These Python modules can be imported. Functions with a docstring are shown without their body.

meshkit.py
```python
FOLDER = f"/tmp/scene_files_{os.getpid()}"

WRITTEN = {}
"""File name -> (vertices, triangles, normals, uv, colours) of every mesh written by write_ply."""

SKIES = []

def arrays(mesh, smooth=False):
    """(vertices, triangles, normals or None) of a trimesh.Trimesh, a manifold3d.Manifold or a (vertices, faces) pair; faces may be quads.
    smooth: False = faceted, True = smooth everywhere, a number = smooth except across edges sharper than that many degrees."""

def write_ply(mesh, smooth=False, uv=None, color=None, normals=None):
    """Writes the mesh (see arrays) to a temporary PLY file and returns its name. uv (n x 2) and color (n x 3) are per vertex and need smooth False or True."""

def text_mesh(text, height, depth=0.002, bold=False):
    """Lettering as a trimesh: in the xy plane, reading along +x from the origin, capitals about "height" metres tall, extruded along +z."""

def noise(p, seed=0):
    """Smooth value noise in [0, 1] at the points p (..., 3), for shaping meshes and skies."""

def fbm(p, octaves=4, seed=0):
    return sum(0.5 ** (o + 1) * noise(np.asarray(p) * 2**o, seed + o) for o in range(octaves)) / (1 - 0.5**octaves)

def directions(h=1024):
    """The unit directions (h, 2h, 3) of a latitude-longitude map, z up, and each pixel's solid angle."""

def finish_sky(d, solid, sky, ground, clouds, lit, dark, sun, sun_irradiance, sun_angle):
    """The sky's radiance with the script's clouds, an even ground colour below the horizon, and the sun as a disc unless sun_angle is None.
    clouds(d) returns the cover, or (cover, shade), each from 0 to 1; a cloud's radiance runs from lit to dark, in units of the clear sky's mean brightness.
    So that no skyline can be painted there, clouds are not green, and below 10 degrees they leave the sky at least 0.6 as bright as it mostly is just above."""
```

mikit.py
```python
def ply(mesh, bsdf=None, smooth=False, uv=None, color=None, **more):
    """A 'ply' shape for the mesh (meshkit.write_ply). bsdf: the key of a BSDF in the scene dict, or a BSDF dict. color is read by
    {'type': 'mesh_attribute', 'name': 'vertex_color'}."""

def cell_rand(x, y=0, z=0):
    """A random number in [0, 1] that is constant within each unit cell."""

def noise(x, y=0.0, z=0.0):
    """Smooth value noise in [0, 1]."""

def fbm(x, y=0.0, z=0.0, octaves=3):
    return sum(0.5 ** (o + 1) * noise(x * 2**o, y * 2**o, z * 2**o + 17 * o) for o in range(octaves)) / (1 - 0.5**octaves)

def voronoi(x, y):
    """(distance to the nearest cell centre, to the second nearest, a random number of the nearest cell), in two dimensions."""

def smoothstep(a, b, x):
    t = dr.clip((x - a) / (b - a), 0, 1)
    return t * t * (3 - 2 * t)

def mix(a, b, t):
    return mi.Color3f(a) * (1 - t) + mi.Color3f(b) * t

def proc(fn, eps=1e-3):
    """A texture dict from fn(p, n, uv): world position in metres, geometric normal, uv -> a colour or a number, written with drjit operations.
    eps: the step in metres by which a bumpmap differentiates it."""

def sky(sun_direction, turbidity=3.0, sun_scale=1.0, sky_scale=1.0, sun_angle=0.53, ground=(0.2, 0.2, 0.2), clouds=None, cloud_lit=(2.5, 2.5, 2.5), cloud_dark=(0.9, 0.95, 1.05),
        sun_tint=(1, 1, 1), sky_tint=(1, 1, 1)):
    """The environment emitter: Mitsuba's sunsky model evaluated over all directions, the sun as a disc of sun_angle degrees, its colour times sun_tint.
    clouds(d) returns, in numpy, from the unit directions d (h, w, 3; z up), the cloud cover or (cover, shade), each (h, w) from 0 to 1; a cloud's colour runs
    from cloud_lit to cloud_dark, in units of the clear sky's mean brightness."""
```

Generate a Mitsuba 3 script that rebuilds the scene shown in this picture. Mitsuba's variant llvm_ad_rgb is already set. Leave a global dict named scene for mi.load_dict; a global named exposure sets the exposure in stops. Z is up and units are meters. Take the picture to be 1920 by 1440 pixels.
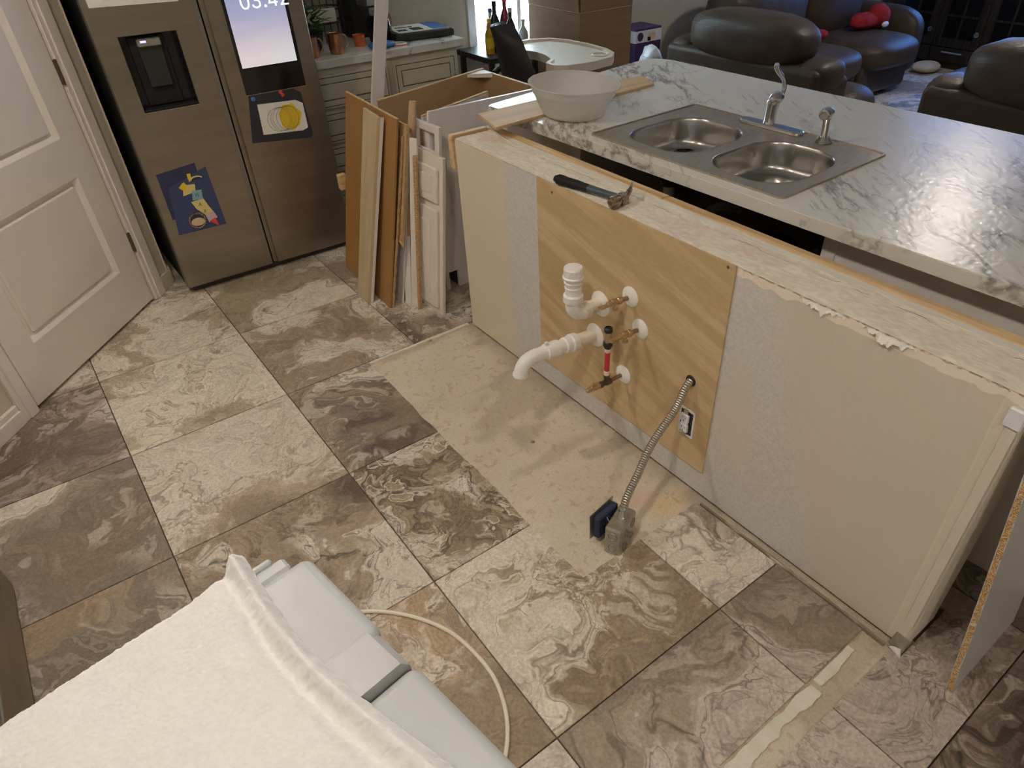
import math
import numpy as np
import trimesh
import drjit as dr
import mitsuba as mi
import mikit
import meshkit
import manifold3d as m3
import shapely.geometry as sg
import shapely.ops as so
from shapely import affinity
from mikit import proc, noise, fbm, smoothstep, mix, ply

T = mi.ScalarTransform4f
scene, labels = {}, {}
rng = np.random.default_rng(7)

# ------------------------------------------------------------------ camera, lights, exposure
exposure = 1.36
ROT = np.array([[0.7909117055612933, -0.6116428448777722, -0.0187537813774194],
                [-0.3886556077402197, -0.4784243809488109, -0.7874369373390024],
                [0.47265790226992616, 0.6300818534314196, -0.6161098647142573]])
CAM = np.array([-0.4993987, -0.6584166, 1.7277022])
FOV = 2 * math.degrees(math.atan(960 / 1277.65))
M4 = np.eye(4)
M4[:3, 0], M4[:3, 1], M4[:3, 2], M4[:3, 3] = -ROT[0], -ROT[1], ROT[2], CAM
scene["camera"] = {"type": "perspective", "fov": FOV, "fov_axis": "x", "near_clip": 0.02, "far_clip": 60.0,
                   "principal_point_offset_x": -65.93 / 1920, "principal_point_offset_y": -29.78 / 1440,
                   "to_world": T(M4.tolist())}
LAMP = np.array([1.0, 0.895, 0.77])          # warm recessed lamps
CANS = [(-0.5, 0.05), (-0.5, 1.70), (-0.5, -1.65)]
CAN_RADIANCE = 120.0
LIVING_LAMP, LIVING_RADIANCE = (4.9, 1.42), 46.0
TV_RADIANCE = np.array([0.28, 0.85, 2.5]) * 1.1
scene["sky"] = {"type": "constant", "radiance": {"type": "rgb", "value": [3.6, 4.7, 5.4]}}

U = 0.6096          # floor tile pitch (24 in)
CEIL = 2.44
BACK_Y, RIGHT_X, FRONT_Y, LEFT_X = 3.98, 8.2, -3.2, -1.72


# ------------------------------------------------------------------ helpers
def key_of(name, parent=None):
    k = (parent + "__" if parent else "") + name
    if k not in scene and k not in labels:
        return k
    i = 1
    while f"{k}_{i:03d}" in scene or f"{k}_{i:03d}" in labels:
        i += 1
    return f"{k}_{i:03d}"


def thing(name, label, cat, group=None):
    k = key_of(name)
    labels[k] = {"label": label, "category": cat}
    if group:
        labels[k]["group"] = group
    return k


def obj(name, mesh, mat, parent=None, label=None, cat=None, group=None, kind=None, smooth=False, **more):
    k = key_of(name, parent)
    scene[k] = ply(mesh, mat, smooth=smooth, **more)
    d = {}
    for a, b in (("label", label), ("category", cat), ("group", group), ("kind", kind)):
        if b:
            d[a] = b
    if d:
        labels[k] = d
    return k


def cat_(*ms):
    return trimesh.util.concatenate([m for m in ms])


def bx(x0, x1, y0, y1, z0, z1, c=0.0):
    """box with chamfered edges"""
    lo, hi = np.array([x0, y0, z0], float), np.array([x1, y1, z1], float)
    if c <= 0:
        return trimesh.creation.box(bounds=[lo, hi])
    c = min(c, *(0.45 * (hi - lo)))
    pts = []
    for sx in (0, 1):
        for sy in (0, 1):
            for sz in (0, 1):
                p = np.where([sx, sy, sz], hi, lo)
                s = np.where([sx, sy, sz], -1, 1) * c
                for a in range(3):
                    q = p + s
                    q[a] = p[a]
                    pts.append(q)
    return trimesh.convex.convex_hull(np.array(pts))


def rb(x0, x1, y0, y1, z0, z1, r, n=4):
    """box with round edges: hull of spheres at the corners"""
    s = trimesh.creation.icosphere(subdivisions=n if n < 4 else 2, radius=r).vertices
    pts = []
    for x in (x0 + r, x1 - r):
        for y in (y0 + r, y1 - r):
            for z in (z0 + r, z1 - r):
                pts.append(s + [x, y, z])
    return trimesh.convex.convex_hull(np.vstack(pts))


def tf(mesh, M):
    m = mesh.copy()
    m.apply_transform(M)
    return m


def mat4(R=None, t=(0, 0, 0)):
    M = np.eye(4)
    if R is not None:
        M[:3, :3] = R
    M[:3, 3] = t
    return M


def rot(axis, deg):
    return trimesh.transformations.rotation_matrix(math.radians(deg), axis)


def at(mesh, t, *rots):
    m = mesh.copy()
    for ax, deg in rots:
        m.apply_transform(rot(ax, deg))
    m.apply_translation(t)
    return m


def hull(pts):
    return trimesh.convex.convex_hull(np.array(pts, float))


def board(q, th, side=1):
    """flat board from four corners (bottom a, bottom b, top b, top a) and a thickness along +-normal"""
    q = np.array(q, float)
    n = np.cross(q[1] - q[0], q[3] - q[0])
    n = n / np.linalg.norm(n) * th * side
    c = q.mean(0)
    e = 0.0012
    k = q + (c - q) / np.linalg.norm(c - q, axis=1, keepdims=True) * e * 1.5
    a = np.sign(side) * n / np.linalg.norm(n) * e * np.sign(side)
    return hull(np.vstack([k, q + a, q + n - a, k + n]))


def tube(pts, r, n=12, caps=True, ups=None):
    pts = np.array(pts, float)
    r = np.broadcast_to(r, len(pts))
    t = np.gradient(pts, axis=0)
    t /= np.linalg.norm(t, axis=1, keepdims=True)
    u = np.cross(t[0], [0.3, 0.2, 0.93])
    u /= np.linalg.norm(u)
    vs = []
    ang = np.linspace(0, 2 * np.pi, n, endpoint=False)
    for i in range(len(pts)):
        u = u - t[i] * (u @ t[i])
        u /= np.linalg.norm(u)
        w = np.cross(t[i], u)
        vs.append(pts[i] + r[i] * (np.cos(ang)[:, None] * u + np.sin(ang)[:, None] * w))
    v = np.vstack(vs)
    f = []
    for i in range(len(pts) - 1):
        for j in range(n):
            a, b = i * n + j, i * n + (j + 1) % n
            f += [[a, b, b + n], [a, b + n, a + n]]
    if caps:
        v = np.vstack([v, pts[0], pts[-1]])
        c0, c1 = len(v) - 2, len(v) - 1
        for j in range(n):
            f.append([c0, (j + 1) % n, j])
            f.append([c1, (len(pts) - 1) * n + j, (len(pts) - 1) * n + (j + 1) % n])
    return trimesh.Trimesh(v, f, process=False)


def spline(pts, n=40):
    from scipy.interpolate import CubicSpline
    pts = np.array(pts, float)
    d = np.r_[0, np.cumsum(np.linalg.norm(np.diff(pts, axis=0), axis=1))]
    return CubicSpline(d, pts)(np.linspace(0, d[-1], n))


def lathe(prof, n=32, axis=None, origin=(0, 0, 0)):
    """profile [(r, z)] revolved about z, then turned so that z points along axis"""
    prof = np.array(prof, float)
    ang = np.linspace(0, 2 * np.pi, n, endpoint=False)
    v = np.vstack([np.c_[p[0] * np.cos(ang), p[0] * np.sin(ang), np.full(n, p[1])] for p in prof])
    f = []
    for i in range(len(prof) - 1):
        for j in range(n):
            a, b = i * n + j, i * n + (j + 1) % n
            f += [[a, b, b + n], [a, b + n, a + n]]
    m = trimesh.Trimesh(v, f, process=False)
    m.merge_vertices()
    m.update_faces(m.nondegenerate_faces())
    if axis is not None:
        m.apply_transform(trimesh.geometry.align_vectors([0, 0, 1], axis))
    m.apply_translation(origin)
    return m


def prism(poly, z0, z1):
    if not isinstance(poly, (sg.Polygon, sg.MultiPolygon)):
        poly = sg.Polygon(poly)
    gs = getattr(poly, "geoms", [poly])
    out = []
    for g in gs:
        m = trimesh.creation.extrude_polygon(g, z1 - z0, engine="earcut")
        m.apply_translation([0, 0, z0])
        out.append(m)
    return cat_(*out)


def rrect(x0, x1, y0, y1, r, q=8):
    return sg.box(x0 + r, y0 + r, x1 - r, y1 - r).buffer(r, quad_segs=q)


def to_m3(m):
    return m3.Manifold(m3.Mesh(np.array(m.vertices, np.float32), np.array(m.faces, np.uint32)))


def from_m3(m):
    q = m.to_mesh()
    return trimesh.Trimesh(q.vert_properties[:, :3], q.tri_verts, process=False)


def minus(a, *bs):
    r = to_m3(a)
    for b in bs:
        r = r - to_m3(b)
    return from_m3(r)


def pillow(x0, x1, y0, y1, z0, z1, p=2.6, n=48, wr=0.0, seed=0):
    """superellipsoid cushion"""
    th = np.linspace(-np.pi / 2, np.pi / 2, n // 2)
    ph = np.linspace(0, 2 * np.pi, n, endpoint=False)
    sgp = lambda a, e: np.sign(a) * np.abs(a) ** e
    e = 2 / p
    TH, PH = np.meshgrid(th, ph, indexing="ij")
    v = np.stack([sgp(np.cos(TH), e) * sgp(np.cos(PH), e), sgp(np.cos(TH), e) * sgp(np.sin(PH), e), sgp(np.sin(TH), e)], -1)
    v = v.reshape(-1, 3) * 0.5 * np.array([x1 - x0, y1 - y0, z1 - z0])
    if wr:
        v = v * (1 + wr * (meshkit.fbm(v * 14 + seed, 3, seed) - 0.5)[:, None])
    v += np.array([x0 + x1, y0 + y1, z0 + z1]) / 2
    f = []
    R = n // 2
    for i in range(R - 1):
        for j in range(n):
            a, b = i * n + j, i * n + (j + 1) % n
            f += [[a, b, b + n], [a, b + n, a + n]]
    m = trimesh.Trimesh(v, f, process=False)
    m.merge_vertices()
    m.update_faces(m.nondegenerate_faces())
    return m


def strip_cloth(fn, nu, nv, th=0.004):
    """thick sheet: fn(u, v) -> xyz, u and v in 0..1"""
    u, v = np.meshgrid(np.linspace(0, 1, nu), np.linspace(0, 1, nv), indexing="ij")
    P = fn(u, v)
    n = np.cross(np.gradient(P, axis=0), np.gradient(P, axis=1))
    n /= np.maximum(np.linalg.norm(n, axis=-1, keepdims=True), 1e-9)
    A, B = (P + n * th / 2).reshape(-1, 3), (P - n * th / 2).reshape(-1, 3)
    N = nu * nv
    f = []
    for i in range(nu - 1):
        for j in range(nv - 1):
            a, b, c, d = i * nv + j, (i + 1) * nv + j, (i + 1) * nv + j + 1, i * nv + j + 1
            f += [[a, b, c], [a, c, d], [N + a, N + c, N + b], [N + a, N + d, N + c]]
    ring = [i * nv for i in range(nu)] + [(nu - 1) * nv + j for j in range(1, nv)] + [i * nv + nv - 1 for i in range(nu - 2, -1, -1)] + [j for j in range(nv - 2, 0, -1)]
    for a, b in zip(ring, ring[1:] + ring[:1]):
        f += [[a, N + a, N + b], [a, N + b, b]]
    return trimesh.Trimesh(np.vstack([A, B]), f, process=False)


# ------------------------------------------------------------------ materials
def mat(name, color, rough=0.5, metal=0.0, spec=0.5, bump=None, bscale=1.0, **more):
    c = proc(color) if callable(color) else {"type": "rgb", "value": list(color)}
    b = {"type": "principled", "base_color": c, "roughness": proc(rough) if callable(rough) else rough, "metallic": metal, "specular": spec, **more}
    if bump is not None:
        b = {"type": "bumpmap", "arbitrary": proc(bump, eps=0.0015), "scale": bscale, "bsdf": b}
    scene[name] = {"type": "twosided", "bsdf": b}
    return name


def C3(c):
    return mi.Color3f(*c)


# --- floor tiles: polished onyx-look porcelain, every tile its own pattern
#            light, mid, dark colours, frequency, shift, banding, orange
LIGHT, CREAM, PINK = (0.62, 0.56, 0.48), (0.66, 0.60, 0.50), (0.56, 0.48, 0.44)
GREIGE, BROWN, DARK = (0.33, 0.28, 0.22), (0.23, 0.175, 0.13), (0.085, 0.06, 0.045)
TILES = {
    (-2, 3): (PINK, (0.28, 0.22, 0.18), DARK, 1.6, -0.10, 0.5, 0.0),
    (-1, 3): (CREAM, (0.45, 0.38, 0.28), BROWN, 2.0, 0.012, 0.5, 0.0),
    (-1, 4): (CREAM, (0.42, 0.35, 0.26), BROWN, 2.2, 0.015, 0.45, 0.0),
    (0, 4): (CREAM, (0.34, 0.29, 0.20), BROWN, 1.1, 0.02, 0.3, 0.25),
    (0, 3): (LIGHT, (0.36, 0.28, 0.21), BROWN, 1.9, -0.03, 0.6, 0.0),
    (-1, 2): (LIGHT, (0.44, 0.36, 0.28), BROWN, 1.4, 0.025, 0.7, 0.2),
    (-2, 2): (LIGHT, (0.30, 0.25, 0.20), BROWN, 1.2, -0.03, 0.4, 0.8),
    (-2, 1): (LIGHT, (0.29, 0.24, 0.19), BROWN, 1.3, -0.045, 0.5, 0.8),
    (-1, 1): (LIGHT, (0.34, 0.27, 0.20), DARK, 1.8, -0.02, 0.8, 0.1),
    (0, 2): (LIGHT, (0.34, 0.27, 0.20), DARK, 1.5, -0.03, 0.7, 0.0),
    (0, 1): (LIGHT, (0.34, 0.27, 0.19), DARK, 2.6, -0.04, 1.0, 0.05),
    (0, 0): (CREAM, (0.37, 0.29, 0.20), (0.20, 0.15, 0.10), 1.7, 0.02, 1.0, 0.1),
    (-1, 0): (CREAM, (0.45, 0.35, 0.24), BROWN, 1.5, 0.02, 1.0, 0.9),
    (-1, -1): (LIGHT, (0.45, 0.38, 0.33), BROWN, 1.4, 0.02, 0.4, 0.1),
    (0, -1): ((0.53, 0.455, 0.40), (0.36, 0.30, 0.23), (0.15, 0.115, 0.09), 1.2, 0.065, 0.1, 0.0),
    (1, 0): (LIGHT, GREIGE, (0.17, 0.13, 0.11), 1.2, -0.02, 0.5, 0.15),
    (1, -1): ((0.47, 0.40, 0.35), (0.29, 0.235, 0.18), (0.12, 0.09, 0.07), 1.4, -0.04, 0.6, 0.05),
    (1, -2): ((0.46, 0.39, 0.33), (0.18, 0.14, 0.11), (0.035, 0.026, 0.02), 1.3, -0.055, 2.2, 0.25),
    (0, -2): ((0.46, 0.39, 0.34), (0.38, 0.32, 0.27), GREIGE, 1.2, 0.06, 0.3, 0.1),
    (2, -2): ((0.30, 0.26, 0.22), (0.15, 0.12, 0.10), (0.03, 0.025, 0.02), 1.3, -0.02, 2.0, 0.0),
    (2, -1): ((0.30, 0.26, 0.22), (0.15, 0.12, 0.10), (0.05, 0.04, 0.032), 1.5, -0.04, 0.8, 0.0),
    (1, 3): (LIGHT, (0.40, 0.33, 0.26), DARK, 2.0, -0.02, 0.5, 0.0),
}
# where a tile runs from pale to dark: change of tone across it in x and y
SLOPE = {(0, 0): (0.10, -0.06), (1, 0): (0.30, 0.0), (0, 2): (0.02, -0.10), (0, 3): (0.0, -0.10), (-1, 2): (0.02, -0.14), (-2, 2): (0.0, -0.20), (0, 4): (-0.10, 0.08), (-1, 3): (-0.16, -0.02),
         (-2, 3): (-0.16, -0.04), (-1, 4): (0.06, 0.04), (0, 1): (0.06, 0.02), (-1, 1): (0.06, 0.06), (0, -1): (-0.05, 0.16), (1, -1): (0.10, 0.05), (1, -2): (0.16, 0.06), (-1, 0): (0.05, -0.08), (-2, 1): (0.0, 0.06)}
DEFAULT = (LIGHT, (0.37, 0.30, 0.24), BROWN, 1.6, 0.0, 0.6, 0.1)
NI, NJ, I0, J0 = 20, 16, -5, -7
_tab = np.zeros((15, NI * NJ), np.float32)
for _i in range(NI):
    for _j in range(NJ):
        t_ = TILES.get((_i + I0, _j + J0), DEFAULT)
        _tab[:, _i * NJ + _j] = [*t_[0], *t_[1], *t_[2], *t_[3:7], *SLOPE.get((_i + I0, _j + J0), (0, 0))]
TAB = [mi.Float(np.ascontiguousarray(r)) for r in _tab]


def fbmg(x, y, z, octaves, gain):
    """fractal noise with a chosen gain, in [0, 1]"""
    tot, a, w = mi.Float(0), 1.0, 0.0
    for o in range(octaves):
        tot = tot + a * noise(x * 2.03**o + 7.3 * o, y * 2.03**o + 3.1 * o, z + 17 * o)
        w += a
        a *= gain
    return tot / w


def onyx_h(p):
    x, y = p.x / U, p.y / U
    i, j = dr.floor(x), dr.floor(y)
    idx = mi.UInt32(dr.clip((i - I0) * NJ + (j - J0), 0, NI * NJ - 1))
    g = lambda k: dr.gather(mi.Float, TAB[k], idx)
    fr = g(9)
    a = mikit.cell_rand(i, j, 11) * 6.283
    ca, sa = dr.cos(a), dr.sin(a)
    ox, oy = mikit.cell_rand(i, j, 5) * 50, mikit.cell_rand(i, j, 6) * 50
    u, v = (x * ca - y * sa) * fr + ox, (x * sa + y * ca) * fr + oy
    w1, w2 = fbm(u * 1.4, v * 1.4, 3.3, 4), fbm(u * 1.4 + 31, v * 1.4 + 7, 1.7, 4)
    qu, qv = u + 1.3 * (w1 - 0.5), v + 1.3 * (w2 - 0.5)
    h = fbmg(qu * 1.15, qv * 1.15, 0.5, 6, 0.56)
    tone = g(13) * (x - i - 0.5) + g(14) * (y - j - 0.5)
    return g, u, v, qu, qv, h, tone


def onyx(p, n, uv):
    g, u, v, qu, qv, h, tone = onyx_h(p)
    L, Mi, D = mi.Color3f(g(0), g(1), g(2)), mi.Color3f(g(3), g(4), g(5)), mi.Color3f(g(6), g(7), g(8))
    t = h - g(10) + tone
    col = mix(L, Mi, smoothstep(0.455, 0.515, t))
    col = mix(col, Mi * 0.72, smoothstep(0.53, 0.60, t))
    # ochre clouds
    o = smoothstep(0.50, 0.60, fbm(qu * 0.9 + 91, qv * 0.9, 2.0, 4)) * g(12)
    col = mix(col, mi.Color3f(0.43, 0.29, 0.17), 0.55 * o)
    # flow lines that follow the level lines of the field
    m1 = g(11)
    z1 = fbm(u * 1.1 + 57, v * 1.1, 9.0, 3)
    zone = dr.minimum(smoothstep(0.40, 0.54, z1) * m1, 1.0)
    st = fbm(h * 46.0, qu * 1.1, qv * 1.1, 3)
    col = mix(col, D * 1.25, 0.78 * zone * smoothstep(0.52, 0.68, st))
    col = mix(col, L * 1.06, 0.62 * zone * smoothstep(0.56, 0.70, 1 - st))
    col = col * (1 + 0.55 * (fbm(h * 120.0, qu * 2.2, qv * 2.2, 3) - 0.5))
    # ring shaped inclusions
    d1, d2, cr = mikit.voronoi(qu * 2.7 + 3, qv * 2.7)
    orb = smoothstep(0.62, 0.66, cr) * smoothstep(0.45, 0.55, z1) * smoothstep(0.45, 0.9, m1)
    d1 = d1 + 0.16 * (fbm(u * 14, v * 14, 1.0, 2) - 0.5)
    col = mix(col, Mi * 1.12, 0.8 * orb * (1 - smoothstep(0.20, 0.23, d1)))
    col = mix(col, L * 1.06, 0.85 * orb * (1 - smoothstep(0.02, 0.05, dr.abs(d1 - 0.255))))
    col = mix(col, D * 1.5, 0.75 * orb * (1 - smoothstep(0.003, 0.018, dr.abs(d1 - 0.315))))
    # crinkled dark veins gathered along the edge of the dark areas
    f2 = fbmg(qu * 2.4 + 13, qv * 2.4, 4.0, 5, 0.6)
    edge = dr.exp(-dr.square((t - 0.50) / 0.055))
    dk = 1 - smoothstep(0.0, 0.045, dr.abs(f2 - 0.5))
    col = mix(col, D, dk * (0.16 + 0.66 * edge) * (0.35 + 0.65 * smoothstep(0.38, 0.55, fbm(u * 1.6 + 3, v * 1.6, 6.0, 2))))
    ln = 1 - smoothstep(0.0, 0.006, dr.abs(t - 0.466))
    col = mix(col, D, 0.65 * ln)
    pale = 1 - smoothstep(0.0, 0.008, dr.abs(t - 0.482))
    col = mix(col, L * 1.10, 0.55 * pale)
    col = mix(col, D, 0.7 * smoothstep(0.60, 0.70, t))
    # fine crinkles everywhere
    f3 = fbmg(qu * 6.5 + 40, qv * 6.5, 3.0, 4, 0.62)
    cz = smoothstep(0.40, 0.58, fbm(u * 2.1 + 70, v * 2.1, 1.0, 3))
    col = mix(col, D * 1.4, 0.55 * (1 - smoothstep(0.0, 0.04, dr.abs(f3 - 0.47))) * cz)
    col = mix(col, L, 0.50 * smoothstep(0.55, 0.66, f3) * cz)
    gr = fbm(p.x * 170, p.y * 170, 0.0, 2)
    return col * (0.80 + 0.40 * gr)


def onyx_bump(p, n, uv):
    g, u, v, qu, qv, h, tone = onyx_h(p)
    return 0.006 * fbmg(qu * 6.5 + 40, qv * 6.5, 3.0, 3, 0.62)


mat("mat_tile", onyx, rough=0.27, spec=0.5, bump=onyx_bump, bscale=0.25)


def concrete(p, n, uv):
    b = mix(C3((0.54, 0.47, 0.365)), C3((0.66, 0.585, 0.475)), fbm(p.x * 5, p.y * 5, 0.0, 4))
    st = smoothstep(0.55, 0.70, fbm(p.x * 3.1 + 4, p.y * 6 + 9, 1.0, 4))
    b = mix(b, C3((0.40, 0.335, 0.25)), 0.55 * st)
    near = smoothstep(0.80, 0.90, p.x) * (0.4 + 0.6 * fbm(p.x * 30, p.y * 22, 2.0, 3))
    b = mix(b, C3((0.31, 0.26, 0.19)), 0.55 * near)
    d = dr.sqrt(dr.square((p.x - 0.63) * 1.0) + dr.square(p.y - 0.945))
    b = mix(b, C3((0.13, 0.09, 0.06)), 1 - smoothstep(0.005, 0.011, d))
    d2 = dr.sqrt(dr.square((p.x - 0.60) * 2.2) + dr.square((p.y - 0.98)))
    b = mix(b, C3((0.40, 0.34, 0.26)), 0.5 * (1 - smoothstep(0.03, 0.12, d2)))
    pk = 1 - smoothstep(0.0, 0.10, dr.sqrt(dr.square((p.x - 0.74) * 0.9) + dr.square((p.y - 0.47) * 2.0)))
    b = mix(b, C3((0.60, 0.38, 0.30)), 0.5 * pk)
    yl = 1 - smoothstep(0.0, 0.13, dr.sqrt(dr.square(p.x - 0.80) + dr.square((p.y - 0.40) * 1.6)))
    b = mix(b, C3((0.62, 0.44, 0.20)), 0.6 * yl)
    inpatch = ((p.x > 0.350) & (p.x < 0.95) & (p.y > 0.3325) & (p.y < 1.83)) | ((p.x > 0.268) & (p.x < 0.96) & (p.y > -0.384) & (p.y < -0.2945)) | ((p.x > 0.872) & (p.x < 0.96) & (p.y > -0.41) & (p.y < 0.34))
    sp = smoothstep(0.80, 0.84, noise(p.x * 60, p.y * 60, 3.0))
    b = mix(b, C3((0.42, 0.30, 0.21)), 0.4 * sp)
    b = dr.select(inpatch, b, C3((0.10, 0.075, 0.055)))          # dark grout, shade from the depth of the tile joints put into its colour
    return b * (0.92 + 0.16 * noise(p.x * 260, p.y * 260, 1.0))


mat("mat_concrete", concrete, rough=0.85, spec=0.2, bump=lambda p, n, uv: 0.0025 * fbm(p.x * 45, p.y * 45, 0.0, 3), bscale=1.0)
mat("mat_thinset", lambda p, n, uv: mix(C3((0.60, 0.56, 0.47)), C3((0.74, 0.71, 0.62)), fbm(p.x * 40, p.y * 14, p.z * 40, 3)), rough=0.9, spec=0.2)


def drywall(p, n, uv):
    cream, mud, grey = C3((0.61, 0.545, 0.42)), C3((0.585, 0.545, 0.48)), C3((0.555, 0.54, 0.52))
    y = p.y + 0.05 * (fbm(p.y * 6, p.z * 6, 0.0, 3) - 0.5)
    left = smoothstep(1.40, 1.50, y)
    mid = smoothstep(0.0, 0.14, y + 0.35 * (0.45 - p.z))
    c = mix(C3((0.575, 0.53, 0.445)), grey, mid)
    c = mix(c, cream, left)
    spot = 1 - smoothstep(0.04, 0.11, dr.sqrt(dr.square((y - 0.27) * 1.25) + dr.square((p.z - 0.42) * 0.45)))
    c = mix(c, C3((0.575, 0.535, 0.45)), spot)
    pinkish = smoothstep(0.5, 0.75, fbm(p.y * 3.5 + 5, p.z * 3.5, 4.0, 3))
    c = mix(c, mud * C3((1.04, 0.97, 0.97)), 0.5 * pinkish * (1 - left))
    bead = 1 - smoothstep(0.0, 0.004, dr.abs(p.y + 0.352 + 0.004 * (fbm(p.z * 9, 0.0, 0.0, 2) - 0.5)))
    c = c * (1 + 0.10 * bead + 0.05 * (1 - smoothstep(-0.356, -0.350, p.y)))
    # torn paper along the upper edge and the corner bead line
    e = p.z - (0.848 + 0.022 * (fbm(p.y * 26, 0.0, 2.0, 3) - 0.5) + 0.016 * smoothstep(0.35, 0.55, p.y))
    torn = smoothstep(0.0, 0.002, e) * (1 - smoothstep(0.36, 0.40, p.y))
    c = mix(c, C3((0.76, 0.68, 0.58)), torn)
    br = 1 - smoothstep(0.0, 0.0028, dr.abs(p.z - 0.872 + 0.004 * (noise(p.y * 90, 0.0, 0.0) - 0.5)))
    c = mix(c, C3((0.22, 0.14, 0.09)), 0.75 * br * (1 - smoothstep(0.33, 0.36, p.y)) * smoothstep(0.25, 0.5, noise(p.y * 120, p.z * 60, 5.0)))
    rz = mid * (1 - left) * (1 - spot)
    return c * (1.0 + (0.05 + 0.22 * rz) * (fbm(p.y * 150, p.z * 150, p.x * 150, 2) - 0.5))  # speckle puts relief shading of the rough texture into the colour


def peel(p, n, uv):
    y = p.y
    rough_zone = smoothstep(-0.05, 0.12, y) * (1 - smoothstep(1.36, 1.44, y)) * (1 - 0.8 * (1 - smoothstep(0.05, 0.12, dr.sqrt(dr.square((y - 0.27) * 1.25) + dr.square((p.z - 0.42) * 0.45)))))
    return 0.0019 * fbm(p.y * 190, p.z * 190, p.x * 190, 2) * (0.12 + 0.88 * rough_zone)


mat("mat_drywall", drywall, rough=0.8, spec=0.25, bump=peel, bscale=1.0)


def walltop(p, n, uv):
    c = mix(C3((0.62, 0.565, 0.46)), C3((0.76, 0.70, 0.60)), fbm(p.x * 60, p.y * 22, 0.0, 4))
    pk = smoothstep(0.58, 0.72, fbm(p.x * 6 + 2, p.y * 5 + 8, 1.0, 3))
    c = mix(c, C3((0.66, 0.50, 0.46)), 0.45 * pk)
    crack_x = 1.028 + 0.006 * (fbm(p.y * 7, 0.0, 0.0, 3) - 0.5)
    cr = (1 - smoothstep(0.0, 0.0022, dr.abs(p.x - crack_x))) * smoothstep(0.30, 0.42, noise(p.y * 18, 3.0, 1.0))
    c = mix(c, C3((0.09, 0.07, 0.05)), 0.85 * cr)
    return c * (0.90 + 0.2 * noise(p.x * 160, p.y * 70, 0.0))


mat("mat_walltop", walltop, rough=0.95, spec=0.08, bump=lambda p, n, uv: 0.005 * fbm(p.x * 60, p.y * 24, 0.0, 3), bscale=1.0)


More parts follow.
